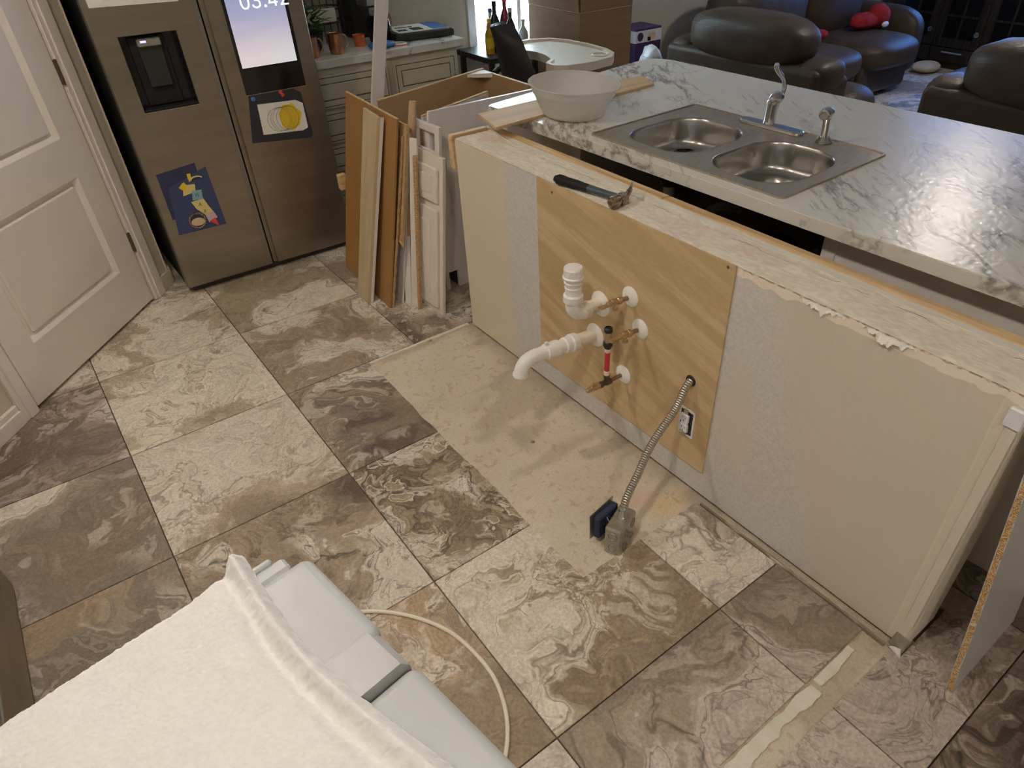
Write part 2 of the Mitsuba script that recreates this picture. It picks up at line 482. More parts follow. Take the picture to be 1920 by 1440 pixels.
def plywood(p, n, uv):
    gn = fbm(p.y * 2.0 + p.z * 0.7, p.z * 26 - p.y * 7, 0.0, 4)
    c = mix(C3((0.48, 0.345, 0.19)), C3((0.575, 0.43, 0.26)), smoothstep(0.3, 0.7, gn))
    c = c * (0.93 + 0.14 * noise(p.y * 60, p.z * 700 - p.y * 190, 0.0))
    for y_, z_ in ((0.375, 0.865), (1.15, 0.845)):
        c = mix(c, C3((0.10, 0.06, 0.03)), 1 - smoothstep(0.003, 0.006, dr.sqrt(dr.square(p.y - y_) + dr.square(p.z - z_))))
    return c


mat("mat_plywood", plywood, rough=0.55, spec=0.35)


def woodgrain(base, dark, ax="y", sc=1.0):
    def fn(p, n, uv):
        a, b, c = (p.y, p.x, p.z) if ax == "y" else ((p.z, p.x, p.y) if ax == "z" else (p.x, p.y, p.z))
        g = fbm(a * 3 * sc, b * 60 * sc, c * 60 * sc, 4)
        return mix(C3(dark), C3(base), smoothstep(0.25, 0.7, g))
    return fn


mat("mat_pine", woodgrain((0.70, 0.50, 0.27), (0.50, 0.31, 0.14), "y"), rough=0.55, spec=0.3)
mat("mat_pine_x", woodgrain((0.66, 0.48, 0.27), (0.50, 0.33, 0.16), "x"), rough=0.55, spec=0.3)


def hardboard(p, n, uv):
    return mix(C3((0.29, 0.150, 0.050)), C3((0.335, 0.18, 0.062)), fbm(p.y * 8, p.z * 8, p.x * 8, 3)) * (0.95 + 0.1 * noise(p.x * 400, p.y * 400, p.z * 400))


mat("mat_brown_panel", hardboard, rough=0.5, spec=0.35)
mat("mat_brown_inside", lambda p, n, uv: mix(C3((0.33, 0.20, 0.10)), C3((0.42, 0.27, 0.145)), fbm(p.x * 6, p.y * 6, p.z * 2, 4)) * (0.92 + 0.16 * noise(p.x * 300, p.y * 300, p.z * 120)), rough=0.6, spec=0.3)


def chip(p, n, uv):
    a = noise(p.x * 420, p.y * 420, p.z * 420)
    b = fbm(p.x * 140, p.y * 140, p.z * 140, 2)
    c = mix(C3((0.30, 0.18, 0.08)), C3((0.66, 0.47, 0.26)), smoothstep(0.25, 0.75, a))
    return mix(c, C3((0.50, 0.27, 0.10)), 0.6 * smoothstep(0.52, 0.66, b))


mat("mat_chipboard", chip, rough=0.9, spec=0.15, bump=lambda p, n, uv: 0.003 * noise(p.x * 420, p.y * 420, p.z * 420), bscale=1.0)
mat("mat_tan_board", woodgrain((0.50, 0.40, 0.255), (0.46, 0.36, 0.22), "z", 0.5), rough=0.5, spec=0.35)
mat("mat_shelf_board", woodgrain((0.60, 0.42, 0.235), (0.52, 0.35, 0.18), "x", 0.6), rough=0.6, spec=0.2)
mat("mat_batten", woodgrain((0.52, 0.36, 0.23), (0.40, 0.26, 0.15), "z"), rough=0.6, spec=0.25)
mat("mat_white_melamine", (0.70, 0.66, 0.63), rough=0.35, spec=0.45)
mat("mat_white_paint", (0.68, 0.63, 0.57), rough=0.35, spec=0.45)
mat("mat_shaded_melamine", (0.50, 0.50, 0.49), rough=0.3, spec=0.5)  # white melamine greyed, the shade it stands in is part of the colour
mat("mat_wall_paint", lambda p, n, uv: C3((0.50, 0.455, 0.375)) * (0.96 + 0.08 * noise(p.x * 60, p.y * 60, p.z * 60)), rough=0.75, spec=0.25)
mat("mat_wall_cream", lambda p, n, uv: C3((0.52, 0.46, 0.36)) * (0.95 + 0.1 * noise(p.x * 160, p.y * 160, p.z * 160)), rough=0.7, spec=0.25)
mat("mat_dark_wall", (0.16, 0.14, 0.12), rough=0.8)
mat("mat_ceiling", (0.60, 0.58, 0.54), rough=0.9)


def laminate(p, n, uv):
    a, b = p.x * 0.62 + p.y * 0.79, p.x * 0.79 - p.y * 0.62
    c = p.z
    w = fbm(a * 3.0 + 2, b * 3.0, c * 3, 3) - 0.5
    a2, b2 = a + 0.20 * w, b + 0.12 * w
    base = mix(C3((0.61, 0.59, 0.55)), C3((0.69, 0.67, 0.63)), fbm(a * 5, b * 12, c * 5, 3))
    r = dr.abs(fbm(a2 * 2.6, b2 * 9.0, c * 6, 5) - 0.5)
    zone = smoothstep(0.47, 0.60, fbm(a * 1.6 + 40, b * 3.4, c, 3))
    grain = smoothstep(0.30, 0.62, fbm(a * 26, b * 90, c * 60, 3))
    vein = (1 - smoothstep(0.0, 0.075, r)) * zone * grain
    line = (1 - smoothstep(0.0, 0.012, r)) * smoothstep(0.40, 0.52, fbm(a * 1.6 + 40, b * 3.4, c, 3))
    fine = smoothstep(0.60, 0.72, fbm(a * 9, b * 60, c * 30, 3)) * smoothstep(0.40, 0.56, fbm(a * 5 + 7, b * 9, c * 3, 3))
    col = mix(base, C3((0.235, 0.205, 0.195)), 0.85 * vein)
    col = mix(col, C3((0.20, 0.17, 0.16)), 0.45 * line)
    return mix(col, C3((0.36, 0.33, 0.30)), 0.5 * fine)


mat("mat_laminate", laminate, rough=0.30, spec=0.5, bump=lambda p, n, uv: 0.0016 * fbm(p.x * 70, p.y * 70, 0.0, 2), bscale=0.5)


def brushed(ax):
    def fn(p, n, uv):
        a, b = (p.x, p.z) if ax == "x" else (p.y, p.x)
        return 0.30 + 0.10 * fbm(a * 4, b * 300, 0.0, 3)
    return fn


def blacksteel(p, n, uv):
    s = fbm(p.x * 3 + 5, p.z * 26, p.y * 3, 4)
    return mix(C3((0.27, 0.235, 0.19)), C3((0.37, 0.33, 0.275)), s)


mat("mat_black_steel", blacksteel, rough=brushed("x"), metal=0.9, spec=0.5)
mat("mat_sink_steel", lambda p, n, uv: C3((0.46, 0.395, 0.315)) * (0.78 + 0.44 * fbm(p.x * 60, p.y * 300, p.z * 60, 3)), rough=0.38, metal=0.75)
mat("mat_sink_bowl", lambda p, n, uv: C3((0.56, 0.54, 0.51)) * (0.92 + 0.16 * fbm(p.x * 90, p.y * 90, p.z * 12, 3)), rough=0.24, metal=1.0)
mat("mat_chrome", (0.72, 0.72, 0.72), rough=0.05, metal=1.0)
mat("mat_galv", lambda p, n, uv: mix(C3((0.34, 0.335, 0.29)), C3((0.50, 0.49, 0.44)), fbm(p.x * 90, p.y * 90, p.z * 90, 3)), rough=0.35, metal=0.85)
mat("mat_conduit", (0.60, 0.56, 0.50), rough=0.28, metal=1.0)
mat("mat_brass", lambda p, n, uv: mix(C3((0.42, 0.29, 0.16)), C3((0.78, 0.63, 0.44)), fbm(p.x * 110, p.y * 110, p.z * 110, 3)), rough=0.32, metal=0.95)
mat("mat_copper_pipe", lambda p, n, uv: mix(C3((0.25, 0.15, 0.10)), C3((0.44, 0.28, 0.19)), fbm(p.x * 80, p.y * 80, p.z * 80, 3)), rough=0.4, metal=0.9)
mat("mat_dark_bronze", (0.12, 0.09, 0.07), rough=0.4, metal=0.7)
mat("mat_pvc", (0.78, 0.77, 0.75), rough=0.32, spec=0.5)
mat("mat_pvc_old", (0.74, 0.69, 0.56), rough=0.4, spec=0.45)
mat("mat_red_sleeve", (0.50, 0.03, 0.05), rough=0.4)
mat("mat_pink_plastic", (0.72, 0.55, 0.54), rough=0.4)
mat("mat_black", (0.018, 0.018, 0.018), rough=0.45)
mat("mat_black_gloss", (0.008, 0.008, 0.009), rough=0.12, spec=0.5)
mat("mat_rubber", (0.012, 0.0125, 0.013), rough=0.65, spec=0.3)
mat("mat_rubber_blue", lambda p, n, uv: mix(C3((0.03, 0.045, 0.05)), C3((0.065, 0.09, 0.10)), fbm(p.x * 60, p.y * 60, p.z * 60, 3)), rough=0.45)
mat("mat_hammer_head", lambda p, n, uv: mix(C3((0.20, 0.13, 0.09)), C3((0.56, 0.43, 0.31)), smoothstep(0.3, 0.7, fbm(p.x * 160, p.y * 160, p.z * 160, 3))), rough=0.36, metal=0.9)
mat("mat_cable", (0.74, 0.68, 0.56), rough=0.45)
mat("mat_bin", lambda p, n, uv: C3((0.42, 0.435, 0.435)) * (0.97 + 0.06 * fbm(p.x * 12, p.y * 12, p.z * 12, 2)), rough=0.38, spec=0.45)
mat("mat_towel", lambda p, n, uv: C3((0.66, 0.655, 0.645)) * (0.94 + 0.12 * fbm(p.x * 220, p.y * 220, p.z * 220, 3)), rough=0.95, spec=0.1, sheen=0.4)
mat("mat_white_paper", (0.72, 0.70, 0.65), rough=0.7)
mat("mat_navy_card", (0.028, 0.035, 0.085), rough=0.75)
mat("mat_navy_card_light", (0.045, 0.058, 0.145), rough=0.75)
mat("mat_slate_card", (0.025, 0.026, 0.032), rough=0.7)
mat("mat_yellow", (0.70, 0.50, 0.03), rough=0.7)
mat("mat_yellow_pale", (0.66, 0.56, 0.22), rough=0.7)
mat("mat_sky_paper", (0.22, 0.38, 0.43), rough=0.7)
mat("mat_pink_paper", (0.55, 0.42, 0.48), rough=0.7)
mat("mat_red_paper", (0.68, 0.07, 0.07), rough=0.6)
mat("mat_ink", (0.02, 0.02, 0.02), rough=0.7)
mat("mat_tan_disc", (0.60, 0.45, 0.28), rough=0.6)
mat("mat_blue", (0.03, 0.14, 0.42), rough=0.5)
mat("mat_magnet_blue", (0.08, 0.14, 0.42), rough=0.4)
mat("mat_cabinet_cream", (0.50, 0.46, 0.36), rough=0.45, spec=0.4)
mat("mat_glaze", (0.09, 0.075, 0.05), rough=0.6)
mat("mat_copper", lambda p, n, uv: C3((0.62, 0.30, 0.17)) * (0.75 + 0.5 * noise(p.x * 160, p.y * 160, p.z * 160)), rough=0.3, metal=1.0)
mat("mat_leaf", lambda p, n, uv: mix(C3((0.03, 0.07, 0.02)), C3((0.10, 0.20, 0.05)), noise(p.x * 60, p.y * 60, p.z * 60)), rough=0.5)
mat("mat_cardboard", lambda p, n, uv: C3((0.225, 0.14, 0.082)) * (0.9 + 0.2 * fbm(p.x * 3, p.y * 3, p.z * 40, 3)), rough=0.8, spec=0.2)
mat("mat_tape", (0.42, 0.30, 0.18), rough=0.3)
mat("mat_tray_white", lambda p, n, uv: C3((0.66, 0.60, 0.50)) * (0.96 + 0.08 * fbm(p.x * 30, p.y * 30, p.z * 30, 2)), rough=0.35)


def leather(p, n, uv):
    return mix(C3((0.046, 0.032, 0.021)), C3((0.070, 0.050, 0.033)), fbm(p.x * 14, p.y * 14, p.z * 14, 3))


mat("mat_leather", leather, rough=0.47, spec=0.32, bump=lambda p, n, uv: 0.002 * fbm(p.x * 90, p.y * 90, p.z * 90, 2), bscale=1.0)
mat("mat_dark_wood", woodgrain((0.030, 0.020, 0.014), (0.012, 0.009, 0.007), "z"), rough=0.4)
mat("mat_glass_dark", (0.006, 0.006, 0.007), rough=0.08)
mat("mat_nickel", (0.6, 0.58, 0.55), rough=0.25, metal=1.0)
mat("mat_red_cloth", lambda p, n, uv: C3((0.30, 0.015, 0.02)) * (0.8 + 0.4 * fbm(p.x * 60, p.y * 60, p.z * 60, 2)), rough=0.9)
mat("mat_purple", (0.045, 0.022, 0.09), rough=0.5)
mat("mat_white_plastic", (0.66, 0.68, 0.72), rough=0.35)
mat("mat_denim", lambda p, n, uv: mix(C3((0.16, 0.19, 0.27)), C3((0.38, 0.42, 0.52)), smoothstep(0.4, 0.6, fbm(p.x * 14, p.y * 14, p.z * 14, 3))), rough=0.9)
mat("mat_teal", lambda p, n, uv: mix(C3((0.035, 0.055, 0.06)), C3((0.06, 0.09, 0.095)), fbm(p.x * 20, p.y * 20, p.z * 20, 3)), rough=0.9)
mat("mat_bag_grey", lambda p, n, uv: mix(C3((0.05, 0.05, 0.05)), C3((0.16, 0.16, 0.16)), smoothstep(0.4, 0.65, fbm(p.x * 30, p.y * 30, p.z * 30, 3))), rough=0.35)
mat("mat_cloth_pale", lambda p, n, uv: mix(C3((0.18, 0.18, 0.20)), C3((0.46, 0.46, 0.48)), smoothstep(0.35, 0.65, fbm(p.x * 22, p.y * 40, p.z * 22, 3))), rough=0.9)
mat("mat_orange", (0.65, 0.16, 0.05), rough=0.4)
mat("mat_bottle_dark", (0.012, 0.014, 0.014), rough=0.1)
mat("mat_bottle_amber", (0.50, 0.25, 0.02), rough=0.1)
mat("mat_bottle_red", (0.20, 0.01, 0.03), rough=0.15)
mat("mat_bottle_clear", (0.50, 0.55, 0.58), rough=0.08)
mat("mat_trim_white", (0.66, 0.69, 0.70), rough=0.4)
mat("mat_galv_dark", (0.26, 0.255, 0.23), rough=0.45, metal=0.7)
mat("mat_grout_pale", lambda p, n, uv: mix(C3((0.22, 0.18, 0.13)), C3((0.50, 0.45, 0.36)), smoothstep(0.35, 0.6, fbm(p.x * 40, p.y * 12, 0.0, 3))), rough=0.9)
scene["mat_pane"] = {"type": "thindielectric"}
scene["mat_bowl"] = {"type": "principledthin", "base_color": {"type": "rgb", "value": [0.90, 0.87, 0.81]}, "roughness": 0.35, "diff_trans": 1.1, "spec_trans": 0.35, "eta": 1.4}

# ------------------------------------------------------------------ the room
def struct(name, mesh, m, parent=None, label=None, smooth=False):
    return obj(name, mesh, m, parent, label, None, None, None if parent else "structure", smooth)


WALL_X0, WALL_X1, WALL_Y0, WALL_Y1, WALL_H = 0.905, 1.065, -0.405, 1.80, 0.878
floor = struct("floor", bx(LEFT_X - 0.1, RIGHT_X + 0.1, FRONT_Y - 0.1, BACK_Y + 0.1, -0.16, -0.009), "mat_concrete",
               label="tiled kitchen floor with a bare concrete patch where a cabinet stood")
patch = sg.box(0.372, 0.335, 1.3, 1.812)
jag = []
for k, y_ in enumerate(np.linspace(0.335, 1.812, 40)):           # broken edge of the tiles along the bare slab
    jag.append((0.372 + 0.012 * (meshkit.fbm(np.array([y_ * 9.0, 0.3, 0.0]), 3) - 0.5) * 2, y_))
patch = sg.Polygon(jag + [(1.3, 1.812), (1.3, 0.335)]).buffer(0)
under_wall = sg.box(0.885, -0.41, 1.12, 1.83)
strip = sg.box(0.27, -0.381, 0.95, -0.296)
hole = so.unary_union([patch, under_wall, strip, sg.box(0.874, -0.41, 0.95, 0.337)])
for i in range(-3, 13):
    for j in range(-5, 7):
        q = sg.box(i * U + 0.0021, j * U + 0.0021, (i + 1) * U - 0.0021, (j + 1) * U - 0.0021)
        q = q.intersection(sg.box(LEFT_X, FRONT_Y, RIGHT_X, BACK_Y))
        if q.is_empty:
            continue
        if q.intersects(hole):
            q = q.difference(hole)
        gs = [g for g in getattr(q, "geoms", [q]) if g.area > 0.002]
        for g in gs:
            struct("tile", prism(g, -0.0088, 0.0), "mat_tile", floor)


def lump(x0, x1, y0, y1, z0, z1, seed, n=26, m_=6):
    """ragged flat mass of mortar"""
    xs = np.linspace(x0, x1, 60)
    w = lambda q, s: meshkit.fbm(np.stack([xs * n, 0 * xs + q, 0 * xs + seed], -1), 4, s)
    up = list(zip(xs, y1 - (y1 - y0) * 0.25 * w(0, 1)))
    lo = list(zip(xs, y0 + (y1 - y0) * 0.75 * (w(5.5, 2) - 0.15).clip(0, 1)))[::-1]
    return prism(sg.Polygon(up + lo).buffer(0.001), z0, z1)


m_ = lump(0, 0.52, 0, 0.022, -0.009, 0.0025, 3)
m_.apply_transform(rot([0, 0, 1], 0.4))
m_.apply_translation([0.375, 1.803, 0])
struct("mortar_ridge", m_, "mat_thinset", floor, "white mortar line at the far end of the bare slab")
struct("mortar_ridge", lump(0.276, 0.62, -0.352, -0.297, -0.009, -0.002, 5, 16), "mat_thinset", floor, "flaking white mortar in the gap between the tiles")
struct("mortar_ridge", lump(0.64, 0.80, -0.332, -0.297, -0.009, -0.003, 6, 12), "mat_thinset", floor, "mortar remains near the wall corner")
m_ = lump(-0.36, 0.32, 0.878, 0.889, -0.009, 0.0035, 9, 40)
m_.apply_transform(rot([0, 0, 1], 90)); m_.apply_translation([1.766, 0, 0])
struct("mortar_ridge", m_, "mat_grout_pale", floor, "thin mortar line along the foot of the half wall")

struct("ceiling", bx(LEFT_X - 0.1, RIGHT_X + 0.1, FRONT_Y - 0.1, BACK_Y + 0.1, CEIL + 0.02, CEIL + 0.12), "mat_ceiling", label="plain ceiling")
# back wall with a window
WX0, WX1, WZ0, WZ1 = 2.42, 3.25, 0.70, 2.05
wall_back = cat_(bx(LEFT_X, WX0, BACK_Y, BACK_Y + 0.12, 0, CEIL + 0.02), bx(WX1, RIGHT_X, BACK_Y, BACK_Y + 0.12, 0, CEIL + 0.02),
                 bx(WX0, WX1, BACK_Y, BACK_Y + 0.12, 0, WZ0), bx(WX0, WX1, BACK_Y, BACK_Y + 0.12, WZ1, CEIL + 0.02))
struct("wall_back", wall_back, "mat_wall_paint", label="beige back wall behind the cream cabinets")
win = struct("window_1", cat_(bx(WX0 - 0.065, WX0, BACK_Y - 0.018, BACK_Y + 0.10, WZ0 - 0.0, WZ1 + 0.065, 0.004), bx(WX1, WX1 + 0.065, BACK_Y - 0.018, BACK_Y + 0.10, WZ0, WZ1 + 0.065, 0.004),
                          bx(WX0, WX1, BACK_Y - 0.018, BACK_Y + 0.10, WZ1, WZ1 + 0.065, 0.004)), "mat_trim_white", label="bright window beside the cream cabinets")
struct("window_sill", bx(WX0 - 0.065, WX1 + 0.065, BACK_Y - 0.04, BACK_Y + 0.10, WZ0 - 0.03, WZ0, 0.005), "mat_trim_white", win)
struct("window_bar", cat_(bx(WX0 + 0.40, WX0 + 0.43, BACK_Y + 0.04, BACK_Y + 0.07, WZ0, WZ1), bx(WX0, WX1, BACK_Y + 0.04, BACK_Y + 0.07, 1.36, 1.40)), "mat_trim_white", win)
struct("window_pane", bx(WX0, WX1, BACK_Y + 0.053, BACK_Y + 0.057, WZ0, WZ1), "mat_pane", win)
struct("wall_left", bx(LEFT_X - 0.12, LEFT_X, FRONT_Y, BACK_Y, 0, CEIL + 0.02), "mat_wall_paint", label="left kitchen wall")
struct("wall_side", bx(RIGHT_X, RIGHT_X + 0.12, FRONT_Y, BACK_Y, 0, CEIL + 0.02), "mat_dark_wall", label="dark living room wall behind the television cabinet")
fw = bx(LEFT_X, RIGHT_X, FRONT_Y - 0.12, FRONT_Y, 0, CEIL + 0.02)
struct("wall_front", fw, "mat_wall_paint", label="wall behind the photographer")
# pantry: wall set at an angle across the corner
P0 = np.array([-0.247, 3.036])
DS = np.array([-0.606, -0.666]) / math.hypot(0.606, 0.666)
DN = np.array([0.666, -0.606]) / math.hypot(0.606, 0.666)       # into the room


def pantry(mesh):
    """local x along the wall (from the fridge towards the left), y into the room, z up"""
    M = np.eye(4)
    M[:2, 0], M[:2, 1], M[:2, 3] = DS, DN, P0
    M[2, 2] = 1
    m = mesh.copy()
    m.apply_transform(M)
    if np.linalg.det(M[:3, :3]) < 0:
        m.invert()
    return m


sL = 2.16
wp = cat_(bx(-0.205, -0.02, -0.13, -0.012, 0, CEIL + 0.02), bx(0.885, sL, -0.13, -0.012, 0, CEIL + 0.02), bx(-0.02, 0.885, -0.13, -0.012, 2.06, CEIL + 0.02))
wall_p = struct("wall_pantry", pantry(wp), "mat_wall_cream", label="narrow cream wall strip between pantry door and fridge")
struct("wall_alcove", bx(-0.235, -0.115, 3.19, BACK_Y, 0, CEIL + 0.02), "mat_wall_cream", label="side wall of the fridge alcove")
door = struct("door_1", pantry(minus(bx(-0.012, 0.878, -0.04, -0.002, 0.014, 2.04, 0.002),
                                    *[hull([(a0 + e, -0.020 if e else 0.012, b0 + e) for a0, a1, b0, b1 in [pp] for e in (0, 0.036)] + [(a1 - e, -0.020 if e else 0.012, b0 + e) for a0, a1, b0, b1 in [pp] for e in (0, 0.036)]
                                           + [(a0 + e, -0.020 if e else 0.012, b1 - e) for a0, a1, b0, b1 in [pp] for e in (0, 0.036)] + [(a1 - e, -0.020 if e else 0.012, b1 - e) for a0, a1, b0, b1 in [pp] for e in (0, 0.036)])
                                      for pp in ((0.115, 0.765, 0.22, 0.715), (0.115, 0.765, 0.845, 1.93))])), "mat_white_paint", label="white two-panel pantry door left of the fridge")
for b0, b1 in ((0.265, 0.67), (0.89, 1.885)):
    struct("raised_panel", pantry(bx(0.165, 0.715, -0.022, -0.0085, b0, b1, 0.008)), "mat_white_paint", door)
for z0, z1 in ((0.278, 0.368), (1.042, 1.135), (1.80, 1.89)):
    struct("hinge", pantry(cat_(bx(-0.024, -0.010, -0.004, 0.006, z0, z1, 0.002), lathe([(0.0, z0 - 0.004), (0.0055, z0 - 0.003), (0.0055, z1 + 0.003), (0, z1 + 0.004)], 10, None, (-0.017, 0.006, 0)))), "mat_dark_bronze", door, "dark bronze hinge")
struct("knob", pantry(lathe([(0.026, 0), (0.026, 0.006), (0.010, 0.012), (0.010, 0.03), (0.026, 0.045), (0.022, 0.062), (0, 0.066)], 20, [0, 1, 0], (0.815, -0.002, 0.93))), "mat_dark_bronze", door)


def casing(x0, x1, z1, mirror=False):
    a, b = x0, x1
    return cat_(bx(a, b, -0.012, 0.006, 0, z1, 0.003), bx(a + 0.008, b - 0.022 if not mirror else b - 0.008, 0.004, 0.014, 0, z1, 0.004))


trim = struct("trim_1", pantry(casing(-0.112, -0.022, 2.12)), "mat_white_paint", label="white door casing on the fridge side of the pantry door")
struct("trim_2", pantry(casing(0.888, 0.965, 2.12)), "mat_white_paint", label="white door casing on the left of the pantry door")
struct("trim_3", pantry(bx(-0.022, 0.888, -0.012, 0.010, 2.05, 2.12, 0.003)), "mat_white_paint", label="white head casing over the pantry door")
base = struct("baseboard_left", pantry(cat_(bx(0.967, 1.75, -0.012, 0.004, 0.0, 0.088, 0.004), bx(0.967, 1.75, -0.012, 0.010, 0.0, 0.062, 0.003))), "mat_white_paint", label="white baseboard left of the pantry door")
struct("baseboard_alcove", cat_(bx(-0.113, -0.101, 3.20, BACK_Y, 0, 0.085, 0.004), pantry(bx(-0.203, -0.114, -0.010, 0.003, 0, 0.080, 0.003))), "mat_wall_cream", label="short baseboard at the end of the cream wall strip")

# ---- the half wall the island stood against
wr = struct("wall_right", minus(rb(WALL_X0, WALL_X1, WALL_Y0, WALL_Y1, 0.003, WALL_H + 0.05, 0.012), bx(0, 2, -2, 3, WALL_H - 0.0045, 1.5)), "mat_drywall",
            label="stripped half wall of patched drywall with plumbing stubs")
# rough plaster top
xs, ys = np.linspace(WALL_X0 + 0.001, 1.068, 18), np.linspace(WALL_Y0 + 0.004, WALL_Y1 - 0.012, 230)
X, Y = np.meshgrid(xs, ys, indexing="ij")
Zt = WALL_H + 0.0005 + 0.005 * (meshkit.fbm(np.stack([X * 38, Y * 24, 0 * X], -1), 4) - 0.45)
Zt = np.where((X > 1.024) & (X < 1.034) & (meshkit.noise(np.stack([Y * 12, 0 * Y, 0 * Y], -1), 4) > 0.35), WALL_H - 0.0035, Zt)
Zt[0] = WALL_H - 0.003
grid = trimesh.Trimesh(np.stack([X, Y, Zt], -1).reshape(-1, 3), [f for i in range(len(xs) - 1) for j in range(len(ys) - 1) for a in [i * len(ys) + j] for f in ([a, a + len(ys), a + len(ys) + 1], [a, a + len(ys) + 1, a + 1])], process=False)
struct("plaster_top", grid, "mat_walltop", wr, "rough plaster on top of the half wall", smooth=True)


def trim_bar(y0, y1, x0, x1, z0, z1):
    return bx(x0, x1, y0, y1, z0, z1, 0.003)


struct("wood_trim", trim_bar(WALL_Y0 - 0.003, 0.80, 1.071, 1.112, 0.79, 0.8835), "mat_pine", wr, "pine strip along the back edge of the half wall")
struct("wood_trim", trim_bar(0.803, WALL_Y1 + 0.03, 1.071, 1.112, 0.79, 0.8845), "mat_pine", wr, "pine strip along the back edge of the half wall")
struct("wood_trim", bx(0.897, 1.070, WALL_Y1 + 0.003, WALL_Y1 + 0.032, 0.75, 0.886, 0.003), "mat_pine_x", wr, "pine strip across the end of the half wall")
struct("plaster_lip", prism(sg.Polygon([(1.071, y_) for y_ in (WALL_Y0, WALL_Y1 - 0.02)] + [(1.047 + 0.006 * math.sin(31 * y_) + 0.003 * math.sin(83 * y_), y_) for y_ in np.linspace(WALL_Y1 - 0.02, WALL_Y0, 90)]), WALL_H - 0.002, WALL_H + 0.0035),
       "mat_thinset", wr, "pale plaster lip beside the pine strip")
for y0, y1, d in ((0.02, 0.16, 0.006), (-0.16, -0.02, 0.014)):
    def flap(u, v, y0=y0, y1=y1, d=d):
        yy = y0 + (y1 - y0) * u
        w = 0.004 + 0.016 * np.sin(np.pi * u) ** 2 * (0.4 + 0.6 * np.sin(9 * u + y0 * 40) ** 2) + 0.003 * np.sin(61 * u)
        return np.stack([WALL_X0 - 0.0012 - d * v ** 2 * np.sin(np.pi * u) ** 2 - 0.0005 * v, yy, WALL_H - 0.006 - w * v - 0.004 * np.sin(u * 33) * v], -1)
    struct("torn_paper", strip_cloth(flap, 40, 8, 0.0008), "mat_white_paper", wr, "torn flap of drywall paper")
struct("corner_bead", cat_(bx(0.901, 0.903, WALL_Y0 + 0.006, WALL_Y0 + 0.03, 0.10, WALL_H - 0.05, 0.0006)), "mat_drywall", wr)
struct("metal_foot", hull([(0.889, -0.408, 0.0), (0.893, -0.366, 0.0), (0.9035, -0.366, 0.0), (0.9035, -0.408, 0.0), (0.900, -0.372, 0.045), (0.9035, -0.37, 0.05), (0.9035, -0.408, 0.048), (0.898, -0.405, 0.04)]), "mat_galv", wr, "grey metal foot of the corner bead")
struct("plaster_chip", hull([(0.868, -0.415, 0.0005), (0.898, -0.402, 0.0005), (0.884, -0.372, 0.0005), (0.872, -0.405, 0.008), (0.892, -0.400, 0.012), (0.884, -0.382, 0.012)]), "mat_white_paint", wr, "broken white plaster chip")
struct("bracket", bx(0.893, 0.9045, -0.4045, -0.368, 0.798, 0.846, 0.003), "mat_white_plastic", wr, "pale plastic clip at the end of the half wall")

# ------------------------------------------------------------------ ceiling lamps
for (x, y), where_ in zip(CANS, ("above the storage tub", "between the fridge and the half wall", "behind the photographer")):
    t = thing("recessed_light", "round recessed ceiling light " + where_, "ceiling light", "recessed kitchen lights")
    obj("trim_ring", lathe([(0.075, CEIL + 0.012), (0.075, CEIL + 0.004), (0.095, CEIL - 0.002), (0.10, CEIL + 0.006), (0.10, CEIL + 0.012)], 28, None, (x, y, 0)), "mat_white_paint", t)
    obj("lens", trimesh.Trimesh(*[np.array(a) for a in (lambda d: ([(x, y, CEIL + 0.006)] + [(x + 0.075 * math.cos(a), y + 0.075 * math.sin(a), CEIL + 0.006) for a in d], [(0, i + 2 if i < 27 else 1, i + 1) for i in range(28)]))(np.linspace(0, 2 * np.pi, 29)[:28])]), "mat_white_paint", t,
        emitter={"type": "area", "radiance": {"type": "rgb", "value": (LAMP * CAN_RADIANCE).tolist()}})
t = thing("flush_light", "round flush ceiling light in the living room", "ceiling light")
lx, ly = LIVING_LAMP
obj("base", lathe([(0, CEIL + 0.02), (0.16, CEIL + 0.02), (0.16, CEIL - 0.01), (0.0, CEIL - 0.01)], 28, None, (lx, ly, 0)), "mat_white_paint", t)
obj("shade", lathe([(0.14, CEIL - 0.012), (0.12, CEIL - 0.05), (0.07, CEIL - 0.075), (0, CEIL - 0.08)][::-1], 24, None, (lx, ly, 0)), "mat_white_paint", t,
    emitter={"type": "area", "radiance": {"type": "rgb", "value": (LAMP * LIVING_RADIANCE).tolist()}})

# ------------------------------------------------------------------ fridge
FY = 2.985
fr = thing("fridge", "tall dark stainless side-by-side fridge with a touch screen", "fridge")
obj("body", bx(-0.068, 0.846, FY + 0.075, FY + 0.86, 0.03, 1.78, 0.006), "mat_black", fr)
cav = bx(0.018, 0.254, FY - 0.05, FY + 0.058, 0.890, 1.196)
ld = minus(bx(-0.072, 0.374, FY, FY + 0.07, 0.034, 1.78, 0.006), cav, bx(0.349, 0.40, FY - 0.02, FY + 0.010, 0.0, 2.0))
left = obj("freezer_door", ld, "mat_black_steel", fr)
obj("handle_groove", bx(0.3495, 0.3735, FY + 0.0085, FY + 0.012, 0.036, 1.778, 0.001), "mat_galv_dark", left, "lighter handle groove")
obj("dispenser_recess", minus(bx(0.0165, 0.2555, FY + 0.001, FY + 0.0595, 0.8885, 1.1975), bx(0.0205, 0.2515, FY - 0.02, FY + 0.055, 0.8925, 1.1935)), "mat_black_gloss", left, "black water dispenser recess")
obj("dispenser_back", bx(0.055, 0.205, FY + 0.044, FY + 0.0545, 0.905, 1.185, 0.003), "mat_rubber", left)
